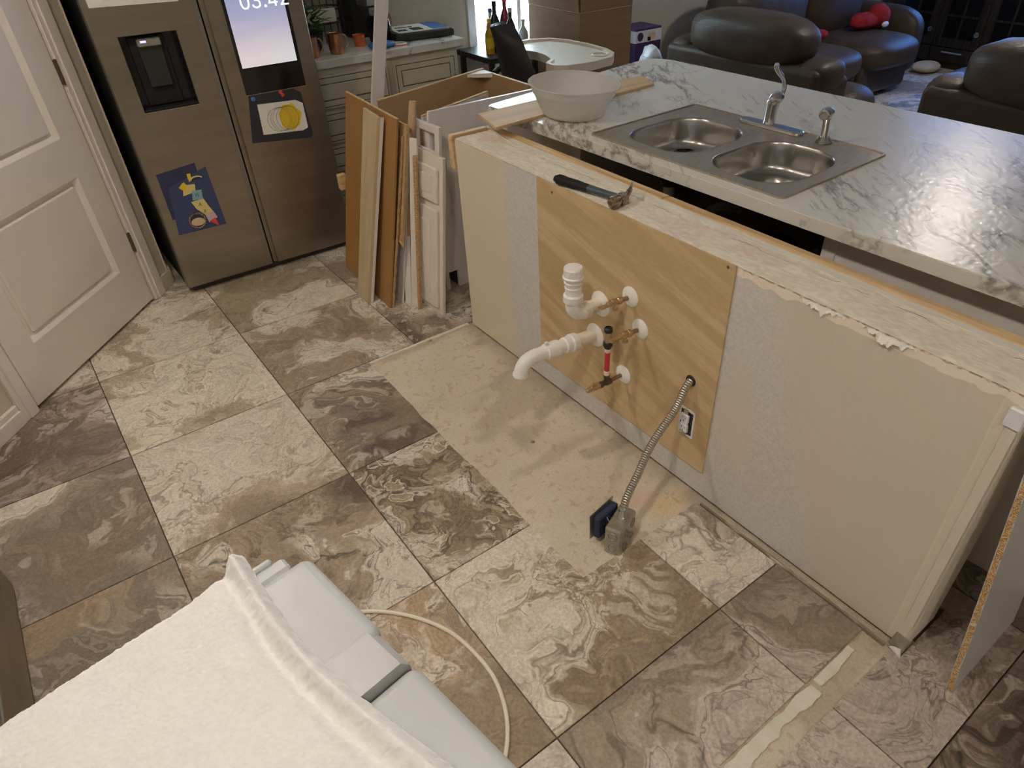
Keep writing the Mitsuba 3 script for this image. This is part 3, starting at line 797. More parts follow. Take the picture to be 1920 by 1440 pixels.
obj("dispenser_paddle", hull([(0.085, FY + 0.030, 1.145), (0.180, FY + 0.030, 1.145), (0.180, FY + 0.043, 1.145), (0.085, FY + 0.043, 1.145), (0.088, FY + 0.022, 0.985), (0.176, FY + 0.022, 0.985), (0.176, FY + 0.036, 0.98), (0.088, FY + 0.036, 0.98)]), "mat_black", left)
obj("dispenser_nozzle", bx(0.085, 0.182, FY + 0.008, FY + 0.043, 1.145, 1.178, 0.004), "mat_galv", left)
obj("dispenser_light", bx(0.098, 0.122, FY + 0.0065, FY + 0.008, 1.162, 1.170), "mat_white_paper", left, "blue indicator light", emitter={"type": "area", "radiance": {"type": "rgb", "value": [0.2, 0.25, 1.2]}})
obj("dispenser_tray", bx(0.022, 0.250, FY + 0.002, FY + 0.053, 0.8925, 0.900, 0.001), "mat_rubber", left)
obj("dispenser_sill", bx(0.014, 0.258, FY - 0.003, FY + 0.001, 0.8865, 0.8905, 0.001), "mat_nickel", left)
rd = minus(bx(0.384, 0.846, FY, FY + 0.07, 0.034, 1.78, 0.006), bx(0.36, 0.404, FY - 0.02, FY + 0.022, 0.0, 2.0))
right = obj("fridge_door", rd, "mat_black_steel", fr)
scr = obj("screen_panel", bx(0.473, 0.770, FY - 0.0035, FY + 0.002, 0.889, 1.50, 0.0015), "mat_black_gloss", right)
obj("screen_sill", bx(0.471, 0.772, FY - 0.0045, FY + 0.0, 0.8865, 0.8895, 0.0008), "mat_nickel", right)


def screen_glow(p, n, uv):
    t = smoothstep(1.0, 1.30, p.z)
    c = mix(C3((0.66, 0.55, 0.56)), C3((0.29, 0.31, 0.48)), t)
    gx = smoothstep(0.55, 0.75, p.x) * (1 - smoothstep(1.0, 1.14, p.z))
    c = mix(c, C3((0.55, 0.64, 0.62)), 0.6 * gx)
    return c * (0.93 + 0.14 * fbm(p.x * 6, p.z * 22, 0.0, 3)) * 0.42


obj("display", trimesh.Trimesh([(0.487, FY - 0.0042, 1.006), (0.7535, FY - 0.0042, 1.006), (0.7535, FY - 0.0042, 1.47), (0.487, FY - 0.0042, 1.47)], [[0, 1, 2], [0, 2, 3]]), "mat_black_gloss", scr,
    "glowing lavender lock screen", uv=np.array([[0, 0], [1, 0], [1, 1], [0, 1]], float), emitter={"type": "area", "radiance": proc(screen_glow)})
tm = meshkit.text_mesh("03:42", 0.060, 0.0006)
tm = tf(tm, mat4(np.array([[1, 0, 0], [0, 0, -1], [0, 1, 0]]), (0.546, FY - 0.0045, 1.243)))
obj("clock_digits", tm, "mat_white_paper", scr, emitter={"type": "area", "radiance": {"type": "rgb", "value": [0.36, 0.50, 0.56]}})
obj("base_grille", bx(-0.05, 0.83, FY + 0.03, FY + 0.075, 0.003, 0.034, 0.004), "mat_black", fr)
for x_ in (0.0, 0.76):
    obj("foot", lathe([(0, 0), (0.022, 0), (0.022, 0.004), (0.012, 0.006), (0.012, 0.035), (0, 0.035)], 14, None, (x_, FY + 0.12, 0.0)), "mat_black", fr)


def card(pts, y, th=0.0012):
    """flat sheet on the fridge: outline in x and z"""
    m = prism(sg.Polygon(pts).buffer(0), 0, th)
    return tf(m, mat4(np.array([[1, 0, 0], [0, 0, -1], [0, 1, 0]]), (0, y, 0)))


tp = obj("paper_sheet", card([(-0.046, 1.310), (0.30, 1.302), (0.30, 1.52), (-0.05, 1.52)], FY - 0.001), "mat_white_paper", None, "white paper sheet at the top of the left fridge door", "paper")
nc = thing("paper_craft", "navy card with a pencil cut-out on the left fridge door", "paper craft")
obj("back_card", card([(-0.030, 0.622), (0.150, 0.640), (0.150, 0.40), (-0.030, 0.40)], FY - 0.0008), "mat_navy_card", nc, "darker navy sheet behind")
obj("card", card([(0.0, 0.553), (0.192, 0.612), (0.203, 0.318), (-0.028, 0.320)], FY - 0.0022), "mat_navy_card_light", nc)


def quadcard(name, pts, y, m, lab=None, letter=None, lp=None, lh=0.016, lrot=0):
    k = obj(name, card(pts, y, 0.0008), m, nc, lab)
    if letter:
        tmm = meshkit.text_mesh(letter, lh, 0.0004)
        tmm.apply_transform(rot([0, 0, 1], lrot))
        obj("letter", tf(tmm, mat4(np.array([[1, 0, 0], [0, 0, -1], [0, 1, 0]]), (lp[0], y - 0.0008, lp[1]))), "mat_ink", k)


quadcard("paper_strip", [(0.098, 0.560), (0.112, 0.563), (0.116, 0.598), (0.098, 0.598)], FY - 0.0034, "mat_yellow")
quadcard("paper_strip", [(0.052, 0.500), (0.112, 0.508), (0.120, 0.545), (0.066, 0.550)], FY - 0.0034, "mat_yellow_pale")
quadcard("paper_strip", [(0.044, 0.543), (0.064, 0.520), (0.086, 0.545), (0.072, 0.566)], FY - 0.0044, "mat_yellow")
obj("paper_curl", tube(spline([(0.100, FY - 0.006, 0.562), (0.118, FY - 0.012, 0.578), (0.140, FY - 0.012, 0.580), (0.160, FY - 0.007, 0.570)], 14), 0.0035, 6), "mat_yellow_pale", nc)
quadcard("paper_square", [(0.086, 0.470), (0.134, 0.466), (0.140, 0.512), (0.096, 0.516)], FY - 0.0036, "mat_sky_paper", None, "N", (0.105, 0.482), 0.016, 8)
quadcard("paper_square", [(0.076, 0.465), (0.136, 0.468), (0.146, 0.432), (0.092, 0.420)], FY - 0.0044, "mat_yellow_pale", None, "A", (0.104, 0.438), 0.016, -8)
quadcard("paper_square", [(0.092, 0.424), (0.146, 0.434), (0.160, 0.398), (0.122, 0.385)], FY - 0.0050, "mat_yellow_pale", None, "E", (0.117, 0.402), 0.016, -24)
quadcard("paper_square", [(0.120, 0.388), (0.160, 0.400), (0.172, 0.362), (0.126, 0.345)], FY - 0.0056, "mat_pink_paper")
quadcard("pencil_tip", [(0.128, 0.352), (0.160, 0.364), (0.168, 0.318)], FY - 0.0064, "mat_red_paper", "red paper pencil tip")
mg = thing("bottle_cap_magnet", "round bottle cap magnet on the navy card", "magnet")
capr = [(0.040 + 0.0022 * math.cos(20 * a), a) for a in np.linspace(0, 2 * np.pi, 161)[:160]]
obj("cap", tf(prism([(r * math.cos(a), r * math.sin(a)) for r, a in capr], 0, 0.006), mat4(np.array([[1, 0, 0], [0, 0, -1], [0, 1, 0]]), (0.075, FY - 0.005, 0.372))), "mat_hammer_head", mg)
obj("disc", tf(prism(sg.Point(0, 0).buffer(0.033), 0, 0.0015), mat4(np.array([[1, 0, 0], [0, 0, -1], [0, 1, 0]]), (0.075, FY - 0.011, 0.372))), "mat_navy_card", mg)
obj("label_oval", tf(prism(affinity.scale(sg.Point(0, 0).buffer(1, quad_segs=10), 0.032, 0.020), 0, 0.001), mat4(np.array([[1, 0, 0], [0, 0, -1], [0, 1, 0]]), (0.076, FY - 0.0126, 0.366))), "mat_tan_disc", mg, "tan oval label")

dw = thing("drawing", "child drawing with a yellow scribble on dark card, on the right fridge door", "drawing")
obj("backing", card([(0.482, 0.893), (0.690, 0.892), (0.735, 0.862), (0.752, 0.660), (0.740, 0.640), (0.44, 0.672)], FY - 0.001), "mat_slate_card", dw, "dark card backing")
sh_ = obj("sheet", card([(0.510, 0.842), (0.700, 0.832), (0.733, 0.812), (0.733, 0.693), (0.705, 0.684), (0.503, 0.700)], FY - 0.0024), "mat_white_paper", dw)
blob = sg.Polygon([(0.655 + 0.055 * math.cos(a) * (1 + 0.10 * math.sin(5 * a + 1)), 0.760 + 0.062 * math.sin(a) * (1 + 0.08 * math.sin(7 * a))) for a in np.linspace(0, 2 * np.pi, 60)])
obj("yellow_patch", tf(prism(blob, 0, 0.0005), mat4(np.array([[1, 0, 0], [0, 0, -1], [0, 1, 0]]), (0, FY - 0.0036, 0))), "mat_yellow", sh_, "yellow crayon scribble")
for k, (cx, rx) in enumerate(((0.595, 0.055), (0.608, 0.052), (0.622, 0.055), (0.640, 0.056), (0.650, 0.046))):
    a = np.linspace(0, 2 * np.pi, 40)
    obj("pencil_line", tube(np.c_[cx + rx * np.cos(a), np.full(40, FY - 0.0043), 0.757 + 0.056 * np.sin(a)], 0.0006, 4), "mat_ink", sh_)
obj("round_magnet", lathe([(0, 0), (0.011, 0.0), (0.011, 0.005), (0.007, 0.008), (0, 0.008)], 18, [0, -1, 0], (0.498, FY - 0.002, 0.869)), "mat_magnet_blue", None, "small blue round magnet on the dark card", "magnet")
obj("pin_magnet", lathe([(0, 0), (0.010, 0), (0.010, 0.003), (0.004, 0.006), (0.004, 0.016), (0.009, 0.022), (0.009, 0.026), (0, 0.027)], 16, [0, -1, -0.5], (0.637, FY - 0.002, 0.880)), "mat_red_paper", None, "red push pin magnet at the top of the drawing", "magnet")

# ------------------------------------------------------------------ panel and plumbing on the half wall
PX = 0.8985     # face of the panel
pp = obj("plywood_panel", bx(PX, 0.9048, 0.349, 1.238, 0.110, 0.8775, 0.0008), "mat_plywood", None, "maple veneer panel fixed to the half wall behind the plumbing stubs", "panel")


def rose(y, z, r, t, label=None):
    return obj("wall_plate", lathe([(0.0, 0.0), (r, 0.0), (r, 0.003), (r * 0.75, 0.010), (r * 0.42, 0.014), (0, 0.014)], 28, [-1, 0, 0], (PX, y, z)), "mat_pvc", t, smooth=35)


def rings(prof, n=28):
    return lathe(prof, n)


# upper drain: arm, elbow turned up, capped
ud = thing("drain_pipe", "white capped drain pipe turned upward, upper of the two drains", "pipe")
rose(0.881, 0.527, 0.047, ud)
obj("arm", lathe([(0.024, 0), (0.024, 0.048), (0.029, 0.048), (0.029, 0.075), (0.024, 0.078), (0, 0.078)], 24, [-1, 0, 0], (PX - 0.01, 0.881, 0.530)), "mat_pvc_old", ud, smooth=35)
obj("elbow", tube(spline([(0.835, 0.881, 0.530), (0.806, 0.881, 0.532), (0.783, 0.881, 0.545), (0.774, 0.881, 0.575), (0.774, 0.881, 0.60)], 18), 0.0275, 20), "mat_pvc", ud, smooth=35)
obj("riser", lathe([(0.0275, 0.585), (0.034, 0.585), (0.034, 0.607), (0.031, 0.611), (0.0265, 0.611), (0.0265, 0.632), (0.029, 0.634), (0.029, 0.638), (0.0265, 0.640), (0.0275, 0.652), (0.031, 0.653), (0.031, 0.657), (0.0275, 0.658), (0.0275, 0.685)], 28, None, (0.774, 0.881, 0)), "mat_pvc", ud, smooth=30)
obj("cap", lathe([(0.033, 0.668), (0.036, 0.672), (0.036, 0.676), (0.0325, 0.679), (0.0325, 0.704), (0.029, 0.709), (0.0, 0.710)], 28, None, (0.774, 0.881, 0)), "mat_pvc", ud, smooth=30)
# lower drain: long arm with couplings, elbow turned down
lo = thing("drain_pipe", "long white drain arm with an elbow turned down, lower of the two drains", "pipe")
rose(0.904, 0.388, 0.045, lo)
a0, d_ = np.array([PX - 0.006, 0.904, 0.391]), np.array([-1.0, 0.0, 0.085])
d_ /= np.linalg.norm(d_)
obj("arm", lathe([(0.0235, 0), (0.0235, 0.115), (0, 0.115)], 24, d_, a0), "mat_pvc_old", lo, "yellowed drain arm", smooth=35)
obj("coupling", lathe([(0.0235, 0.085), (0.030, 0.086), (0.033, 0.096), (0.033, 0.112), (0.029, 0.118), (0.029, 0.140), (0.0245, 0.144), (0.0245, 0.165), (0.029, 0.168), (0.0305, 0.172), (0.0305, 0.186), (0.029, 0.190), (0.029, 0.222), (0.024, 0.226), (0.024, 0.26)], 28, d_, a0), "mat_pvc", lo, smooth=30)
for ang in range(0, 360, 30):
    pass
e0 = a0 + d_ * 0.255
obj("elbow", tube(spline([e0, e0 + [-0.035, 0, 0.000], e0 + [-0.062, 0.0, -0.014], e0 + [-0.075, 0, -0.040], e0 + [-0.077, 0, -0.052]], 18), np.r_[np.full(15, 0.0245), 0.0245, 0.028, 0.028], 20), "mat_pvc", lo, smooth=35)
obj("nib", bx(e0[0] + 0.030, e0[0] + 0.044, 0.899, 0.909, e0[2] + 0.022, e0[2] + 0.038, 0.003), "mat_pvc", lo)


def stop_valve(y, z, label):
    t = thing("shutoff_valve", label, "valve")
    rose(y, z, 0.036, t)
    obj("stub_pipe", lathe([(0.0, 0), (0.0075, 0), (0.0075, 0.050), (0, 0.050)], 16, [-1, 0, 0.08], (PX - 0.01, y, z)), "mat_copper_pipe", t, smooth=35)
    o = np.array([PX - 0.045, y, z + 0.003])
    body = obj("body", cat_(lathe([(0, 0), (0.0125, 0), (0.0125, 0.012), (0.010, 0.014), (0.0105, 0.026), (0.013, 0.028), (0.013, 0.038), (0.009, 0.040), (0.009, 0.056), (0, 0.056)], 12, [-1, 0, 0.08], o),
                            lathe([(0, 0), (0.007, 0), (0.007, 0.014), (0.0095, 0.015), (0.0095, 0.022), (0, 0.022)], 10, [0.1, 0, -1], o + [-0.024, 0, -0.006])), "mat_brass", t, smooth=30)
    obj("handle", hull([o + np.array(q) for q in ((-0.054, -0.006, 0.005), (-0.054, 0.006, 0.005), (-0.056, 0.006, -0.004), (-0.056, -0.006, -0.004), (-0.088, 0.010, 0.004), (-0.088, -0.010, 0.004), (-0.090, 0.009, 0.000), (-0.090, -0.009, 0.0))]), "mat_brass", body)
    return t


stop_valve(0.738, 0.617, "brass shutoff valve right of the capped drain, uppermost of the valves")
stop_valve(0.682, 0.521, "brass shutoff valve above the red water hammer arrestor")
v3 = thing("shutoff_valve", "dark tee valve with a red water hammer arrestor standing on it", "valve")
rose(0.748, 0.299, 0.036, v3)
obj("stub_pipe", lathe([(0, 0), (0.0075, 0), (0.0075, 0.07), (0, 0.07)], 16, [-1, 0, 0.02], (PX - 0.01, 0.748, 0.301)), "mat_copper_pipe", v3, smooth=35)
obj("tee", cat_(lathe([(0, 0), (0.010, 0), (0.013, 0.004), (0.013, 0.022), (0.010, 0.024), (0.010, 0.040), (0.012, 0.042), (0.012, 0.054), (0, 0.054)], 12, [-1, 0, 0.03], (PX - 0.062, 0.748, 0.302)),
                lathe([(0, 0), (0.0095, 0), (0.0095, 0.022), (0.012, 0.024), (0.012, 0.032), (0, 0.032)], 12, [0, 0, 1], (PX - 0.082, 0.748, 0.304))), "mat_dark_bronze", v3, smooth=30)
obj("valve_body", cat_(lathe([(0, 0), (0.011, 0), (0.012, 0.004), (0.010, 0.018), (0.012, 0.020), (0.012, 0.036), (0.009, 0.038), (0.009, 0.052), (0.006, 0.058), (0, 0.058)], 12, [-1, 0, 0.03], (PX - 0.115, 0.748, 0.304)),
                       bx(PX - 0.150, PX - 0.130, 0.744, 0.752, 0.314, 0.326, 0.002)), "mat_brass", v3, smooth=30)
ar = obj("arrestor", lathe([(0, 0.335), (0.0105, 0.335), (0.0105, 0.350), (0.0085, 0.352), (0.0085, 0.430), (0.0105, 0.432), (0.0105, 0.446), (0, 0.446)], 18, None, (PX - 0.0825, 0.748, 0)), "mat_pink_plastic", v3, "pale collar of the arrestor", smooth=30)
obj("red_sleeve", lathe([(0.0088, 0.354), (0.0094, 0.355), (0.0094, 0.428), (0.0088, 0.429)], 18, None, (PX - 0.0825, 0.748, 0)), "mat_red_sleeve", ar, "red sleeve", smooth=30)
obj("arrestor_nut", lathe([(0, 0.446), (0.012, 0.446), (0.0165, 0.456), (0.0165, 0.472), (0.012, 0.476), (0, 0.476)], 8, None, (PX - 0.0825, 0.748, 0)), "mat_black", ar)
obj("arrestor_barrel", lathe([(0, 0.474), (0.0135, 0.474), (0.0135, 0.512), (0, 0.512)], 20, None, (PX - 0.0825, 0.748, 0)), "mat_brass", ar, "brass barrel", smooth=30)
obj("arrestor_cap", lathe([(0.013, 0.510), (0.0145, 0.511), (0.0145, 0.524), (0.010, 0.528), (0.010, 0.522), (0, 0.522)], 20, None, (PX - 0.0825, 0.748, 0)), "mat_black", ar, smooth=30)

# flexible conduit with junction box
cz = spline([(0.906, 0.447, 0.445), (0.885, 0.446, 0.437), (0.845, 0.444, 0.375), (0.782, 0.440, 0.318), (0.712, 0.428, 0.268), (0.640, 0.402, 0.215), (0.590, 0.386, 0.178), (0.566, 0.376, 0.140)], 900)
fcn = thing("flexible_conduit", "ribbed metal conduit running from the veneer panel down to the junction box", "conduit")
obj("core", tube(cz[::12], 0.0098, 10), "mat_dark_bronze", fcn, "core coloured dark as the shade in the grooves")  # dark colour paints the shadow between the ribs
rbs = []
for k in range(62):
    i_ = int((k + 0.5) / 62 * 899)
    a_, b_ = cz[max(i_ - 4, 0)], cz[min(i_ + 4, 899)]
    t_ = (b_ - a_) / np.linalg.norm(b_ - a_)
    rbs.append(lathe([(0.0095, -0.0042), (0.0124, -0.0034), (0.0134, -0.001), (0.0134, 0.001), (0.0124, 0.0034), (0.0095, 0.0042)], 14, t_ + np.array([0.0, 0.0, 1e-6]), cz[i_]))
obj("ribs", cat_(*rbs), "mat_conduit", fcn, "bright steel ribs", kind="stuff", smooth=30)
hole_ = obj("conduit_grommet", trimesh.creation.torus(0.0155, 0.004, 28, 10, transform=mat4(rot([0, 1, 0], 90)[:3, :3], (PX - 0.001, 0.447, 0.443))), "mat_black", None, "dark ragged ring around the conduit where it leaves the panel", "grommet", smooth=True)
jb = thing("junction_box", "square galvanised electrical box standing on the concrete at the end of the conduit", "junction box")


def jt(m):
    """box frame: x = depth, y = width, z up"""
    m = m.copy()
    m.apply_scale(1.13)
    return at(m, (0.553, 0.374, -0.0085), ([0, 0, 1], -67))


jbody = minus(bx(-0.027, 0.027, -0.051, 0.051, 0.0, 0.104, 0.006), bx(-0.040, 0.024, -0.048, 0.048, 0.003, 0.101, 0.003))
obj("box", jt(jbody), "mat_galv", jb)
for sy, zc, r in ((0.0505, 0.030, 0.011), (0.0505, 0.075, 0.013)):
    obj("knockout", jt(at(trimesh.creation.torus(r, 0.0016, 24, 6), (0, -sy - 0.0004, zc), ([1, 0, 0], 90))), "mat_galv_dark", jb)
for yc, zc, r in ((-0.026, 0.028, 0.012), (0.022, 0.028, 0.010), (-0.02, 0.076, 0.010), (0.026, 0.074, 0.013), (0.0, 0.052, 0.009)):
    obj("knockout", jt(at(trimesh.creation.torus(r, 0.0016, 24, 6), (0.0274, yc, zc), ([0, 1, 0], 90))), "mat_galv_dark", jb)
obj("cover_plate", jt(at(minus(bx(-0.0025, 0.0, -0.051, 0.051, 0, 0.102, 0.001), bx(-0.01, 0.01, -0.017, 0.017, 0.03, 0.072)), (-0.062, 0.012, 0.012), ([0, 0, 1], -14), ([1, 0, 0], 3))), "mat_galv", jb, "loose cover plate")
obj("receptacle", jt(at(bx(0.0, 0.022, -0.044, 0.044, 0.012, 0.092, 0.004), (-0.060, 0.012, 0.010), ([0, 0, 1], -14))), "mat_navy_card", jb, "dark blue outlet body behind the cover")
obj("connector", lathe([(0.0, 0.094), (0.016, 0.094), (0.016, 0.102), (0.014, 0.104), (0.0145, 0.134), (0.0, 0.134)], 16, None, (0.563, 0.375, 0.012)), "mat_galv", jb, smooth=35)
for k in range(3):
    obj("wire", jt(tube(spline([(-0.03, -0.02 + 0.02 * k, 0.06), (-0.045, 0.0, 0.085 + 0.004 * k), (-0.055, 0.01 * k, 0.06)], 12), 0.0016, 6)), ["mat_black", "mat_white_plastic", "mat_blue"][k], jb)

ot = thing("power_outlet", "white duplex outlet without a cover, set in the veneer panel", "outlet")
obj("box_rim", minus(bx(PX - 0.0025, PX + 0.001, 0.410, 0.474, 0.222, 0.332, 0.0008), bx(PX - 0.02, PX + 0.02, 0.416, 0.468, 0.230, 0.324)), "mat_white_plastic", ot, "white mud ring")
obj("box_inside", bx(PX - 0.0008, PX + 0.0008, 0.415, 0.469, 0.229, 0.325), "mat_black", ot)
fc = obj("face", cat_(rb(PX - 0.012, PX - 0.002, 0.428, 0.462, 0.281, 0.312, 0.004), rb(PX - 0.012, PX - 0.002, 0.428, 0.462, 0.240, 0.271, 0.004), bx(PX - 0.010, PX - 0.002, 0.431, 0.459, 0.268, 0.284, 0.002)), "mat_white_plastic", ot)
for zc in (0.297, 0.256):
    for dy, h in ((-0.006, 0.008), (0.006, 0.0065)):
        obj("slot", bx(PX - 0.0126, PX - 0.0115, 0.445 + dy - 0.001, 0.445 + dy + 0.001, zc - h / 2 + 0.003, zc + h / 2 + 0.003), "mat_black", fc)
    obj("ground_hole", lathe([(0, 0), (0.0024, 0), (0.0024, 0.001), (0, 0.001)], 10, [-1, 0, 0], (PX - 0.0116, 0.445, zc - 0.008)), "mat_black", fc)
obj("yoke", cat_(bx(PX - 0.006, PX - 0.004, 0.436, 0.454, 0.312, 0.333, 0.0008), bx(PX - 0.006, PX - 0.004, 0.436, 0.454, 0.219, 0.240, 0.0008)), "mat_galv", ot)

# ------------------------------------------------------------------ hammer on the wall top
hm = thing("claw_hammer", "claw hammer with a black grip lying on the plaster of the half wall", "hammer")
h0, h1 = np.array([0.906, 1.138, WALL_H + 0.0185]), np.array([0.951, 0.855, WALL_H + 0.0205])
hd = (h1 - h0) / np.linalg.norm(h1 - h0)
hp = np.array([-hd[1], hd[0], 0])


def oval_tube(s0, s1, prof, m, name, lab=None):
    n = len(prof)
    P = np.array([h0 + (h1 - h0) * t for t in np.linspace(s0, s1, n)])
    ang = np.linspace(0, 2 * np.pi, 20, endpoint=False)
    V = np.vstack([P[i] + np.outer(np.cos(ang), hp) * prof[i] * 1.0 + np.outer(np.sin(ang), [0, 0, 1]) * prof[i] * 0.82 for i in range(n)])
    F = [[i * 20 + j, i * 20 + (j + 1) % 20, (i + 1) * 20 + (j + 1) % 20] for i in range(n - 1) for j in range(20)] + [[i * 20 + j, (i + 1) * 20 + (j + 1) % 20, (i + 1) * 20 + j] for i in range(n - 1) for j in range(20)]
    V = np.vstack([V, P[0], P[-1]])
    F += [[len(V) - 2, (j + 1) % 20, j] for j in range(20)] + [[len(V) - 1, (n - 1) * 20 + j, (n - 1) * 20 + (j + 1) % 20] for j in range(20)]
    return obj(name, trimesh.Trimesh(V, F, process=False), m, hm, lab, smooth=40)


oval_tube(0.0, 0.52, [0.012, 0.0195, 0.0200, 0.0185, 0.0178, 0.0178, 0.0182, 0.0170, 0.0160, 0.0155, 0.0150], "mat_rubber", "grip", "black rubber grip")
oval_tube(0.50, 1.0, [0.0150, 0.0140, 0.0132, 0.0128, 0.0128, 0.0130], "mat_rubber_blue", "shaft", "blue-grey shaft")
q0 = h1 + np.array([0, 0, 0.001])
fdir = -hp if (-hp)[0] < 0 else hp           # towards the camera side
head = cat_(lathe([(0, 0.030), (0.0185, 0.030), (0.020, 0.033), (0.020, 0.050), (0.0185, 0.054), (0, 0.054)], 18, fdir, q0 - fdir * 0.002),
            lathe([(0.013, 0.0), (0.0135, 0.018), (0.017, 0.031)], 14, fdir, q0 - fdir * 0.002),
            hull([q0 + a * hp * 0.016 + b * hd * 0.015 + c * np.array([0, 0, 0.0145]) for a in (-1, 1) for b in (-1, 1) for c in (-1, 1)]))
obj("head", head, "mat_hammer_head", hm, smooth=35)
for sgn in (-1, 1):
    cp = []
    for t_ in np.linspace(0, 1, 10):
        c_ = q0 - fdir * (0.012 + 0.075 * t_) + np.array([0, 0, 0.012 * math.sin(t_ * 2.2)]) - hd * 0.030 * t_ ** 2 + np.array([0, 0, 1]) * 0.008 * sgn * (0.3 + t_)
        cp.append(c_)
    obj("claw", tube(np.array(cp), np.linspace(0.0085, 0.0022, 10), 8), "mat_hammer_head", hm, smooth=40)

# ------------------------------------------------------------------ island worktop with sink
CO = np.array([1.178, 1.955])
CU, CV = np.array([0.028, -0.9996]), np.array([0.9996, 0.028])
CT = 0.925


def isl(mesh):
    """worktop frame: x along the front edge towards the viewer, y away from it"""
    M = np.eye(4)
    M[:2, 0], M[:2, 1], M[:2, 3] = CU, CV, CO
    m = mesh.copy()
    m.apply_transform(M)
    if np.linalg.det(M[:3, :3]) < 0:
        m.invert()
    return m


def P3(u, v, z):
    p = CO + u * CU + v * CV
    return np.array([p[0], p[1], z])


outl = sg.Polygon([(0.0, -0.006), (2.75, 0.006), (2.75, 1.20), (-0.02, 1.20), (-0.085, 1.185), (-0.128, 1.145), (-0.142, 1.08), (-0.128, 0.95)]).buffer(-0.03).buffer(0.03, quad_segs=6)
cut = rrect(0.625, 1.452, 0.062, 0.622, 0.03)
top = cat_(prism(outl.difference(cut), CT - 0.042, CT - 0.0025), prism(outl.buffer(-0.0025).difference(cut), CT - 0.003, CT))
worktop = obj("island_worktop", isl(top), "mat_laminate", None, "marble-look laminate worktop of the kitchen island with a double sink", "countertop")

sk = thing("double_sink", "stainless steel double bowl sink set in the island worktop", "sink")


def ring(x0, x1, y0, y1, r, q=10):
    pts = []
    for cx, cy, a0 in ((x1 - r, y1 - r, 0), (x0 + r, y1 - r, 90), (x0 + r, y0 + r, 180), (x1 - r, y0 + r, 270)):
        for k in range(q + 1):
            a = math.radians(a0 + 90 * k / q)
            pts.append((cx + r * math.cos(a), cy + r * math.sin(a)))
    return np.array(pts)


def loft(rings_, close=True):
    n = len(rings_[0])
    v = np.vstack(rings_)
    f = []
    for i in range(len(rings_) - 1):
        for j in range(n):
            a, b = i * n + j, i * n + (j + 1) % n
            f += [[a, b + n, b], [a, a + n, b + n]]
    return trimesh.Trimesh(v, f, process=False)


def up(r2, z):
    return np.c_[r2, np.full(len(r2), z)]


B1, B2 = (0.683, 1.022, 0.108, 0.505, 0.125), (1.085, 1.412, 0.098, 0.508, 0.13)
holes = [sg.Polygon(ring(*b)) for b in (B1, B2)]
rim = rrect(0.605, 1.470, 0.042, 0.642, 0.022).difference(so.unary_union(holes))
obj("rim", isl(cat_(prism(rim, CT - 0.0005, CT + 0.0035), prism(rrect(0.605, 1.470, 0.042, 0.642, 0.022).difference(rrect(0.613, 1.462, 0.050, 0.634, 0.016)), CT + 0.003, CT + 0.0065))), "mat_sink_steel", sk)
DEP = 0.105
for b, dc in ((B1, (0.748, 0.432)), (B2, (1.235, 0.36))):
    x0, x1, y0, y1, r = b
    rs = [up(ring(x0 - 0.004, x1 + 0.004, y0 - 0.004, y1 + 0.004, r + 0.004), CT + 0.0042), up(ring(x0, x1, y0, y1, r), CT + 0.002), up(ring(x0 + 0.003, x1 - 0.003, y0 + 0.003, y1 - 0.003, r - 0.003), CT - 0.008)]
    for k in range(1, 4):
        i_ = 0.004 + 0.004 * k / 3
        rs.append(up(ring(x0 + i_, x1 - i_, y0 + i_, y1 - i_, r - i_), CT - 0.008 - (DEP - 0.040) * k / 3))
    for a in np.linspace(15, 90, 6):
        i_ = 0.008 + 0.032 * (1 - math.cos(math.radians(a)))
        rs.append(up(ring(x0 + i_, x1 - i_, y0 + i_, y1 - i_, r - i_), CT - DEP + 0.032 - 0.032 * math.sin(math.radians(a))))
    cen = np.array(dc)
    last = rs[-1][:, :2]
    for t_ in np.linspace(0, 1, 6)[1:]:
        tgt = cen + (last - last.mean(0)) / np.linalg.norm(last - last.mean(0), axis=1, keepdims=True) * 0.028
        rs.append(up(last * (1 - t_) + tgt * t_, CT - DEP - 0.004 * t_))
    bas = obj("basin", isl(loft(rs)), "mat_sink_bowl", sk, smooth=45)
    obj("drain", isl(cat_(lathe([(0.030, 0.0005), (0.026, -0.001), (0.022, -0.012), (0.020, -0.03), (0.0, -0.03)], 24, None, (dc[0], dc[1], CT - DEP - 0.004)))), "mat_black", bas, "dark drain hole", smooth=40)

fa = thing("faucet", "chrome single-lever faucet on the back ledge of the double sink", "faucet")
obj("deck_plate", isl(hull([(u, v, z) for (uu, vv) in ((0.905, 0.600), (1.130, 0.600)) for u, v in zip(uu + 0.028 * np.cos(np.linspace(0, 6.28, 18)), vv + 0.028 * np.sin(np.linspace(0, 6.28, 18))) for z in (CT + 0.0045, CT + 0.012)]
                          + [(u, v, CT + 0.016) for (uu, vv) in ((0.905, 0.600), (1.130, 0.600)) for u, v in zip(uu + 0.022 * np.cos(np.linspace(0, 6.28, 18)), vv + 0.022 * np.sin(np.linspace(0, 6.28, 18)))])), "mat_chrome", fa)
c0 = P3(1.005, 0.606, CT + 0.014)
obj("post", lathe([(0, 0), (0.024, 0), (0.024, 0.006), (0.0215, 0.010), (0.0235, 0.070), (0.025, 0.072), (0.025, 0.080), (0.0225, 0.083), (0, 0.083)], 28, [0.06, 0.0, 1], c0), "mat_chrome", fa, smooth=35)
obj("dome", tf(trimesh.creation.icosphere(subdivisions=3, radius=1.0), mat4(np.diag([0.034, 0.024, 0.026]), c0 + [0.018, 0, 0.088])), "mat_chrome", fa, smooth=True)
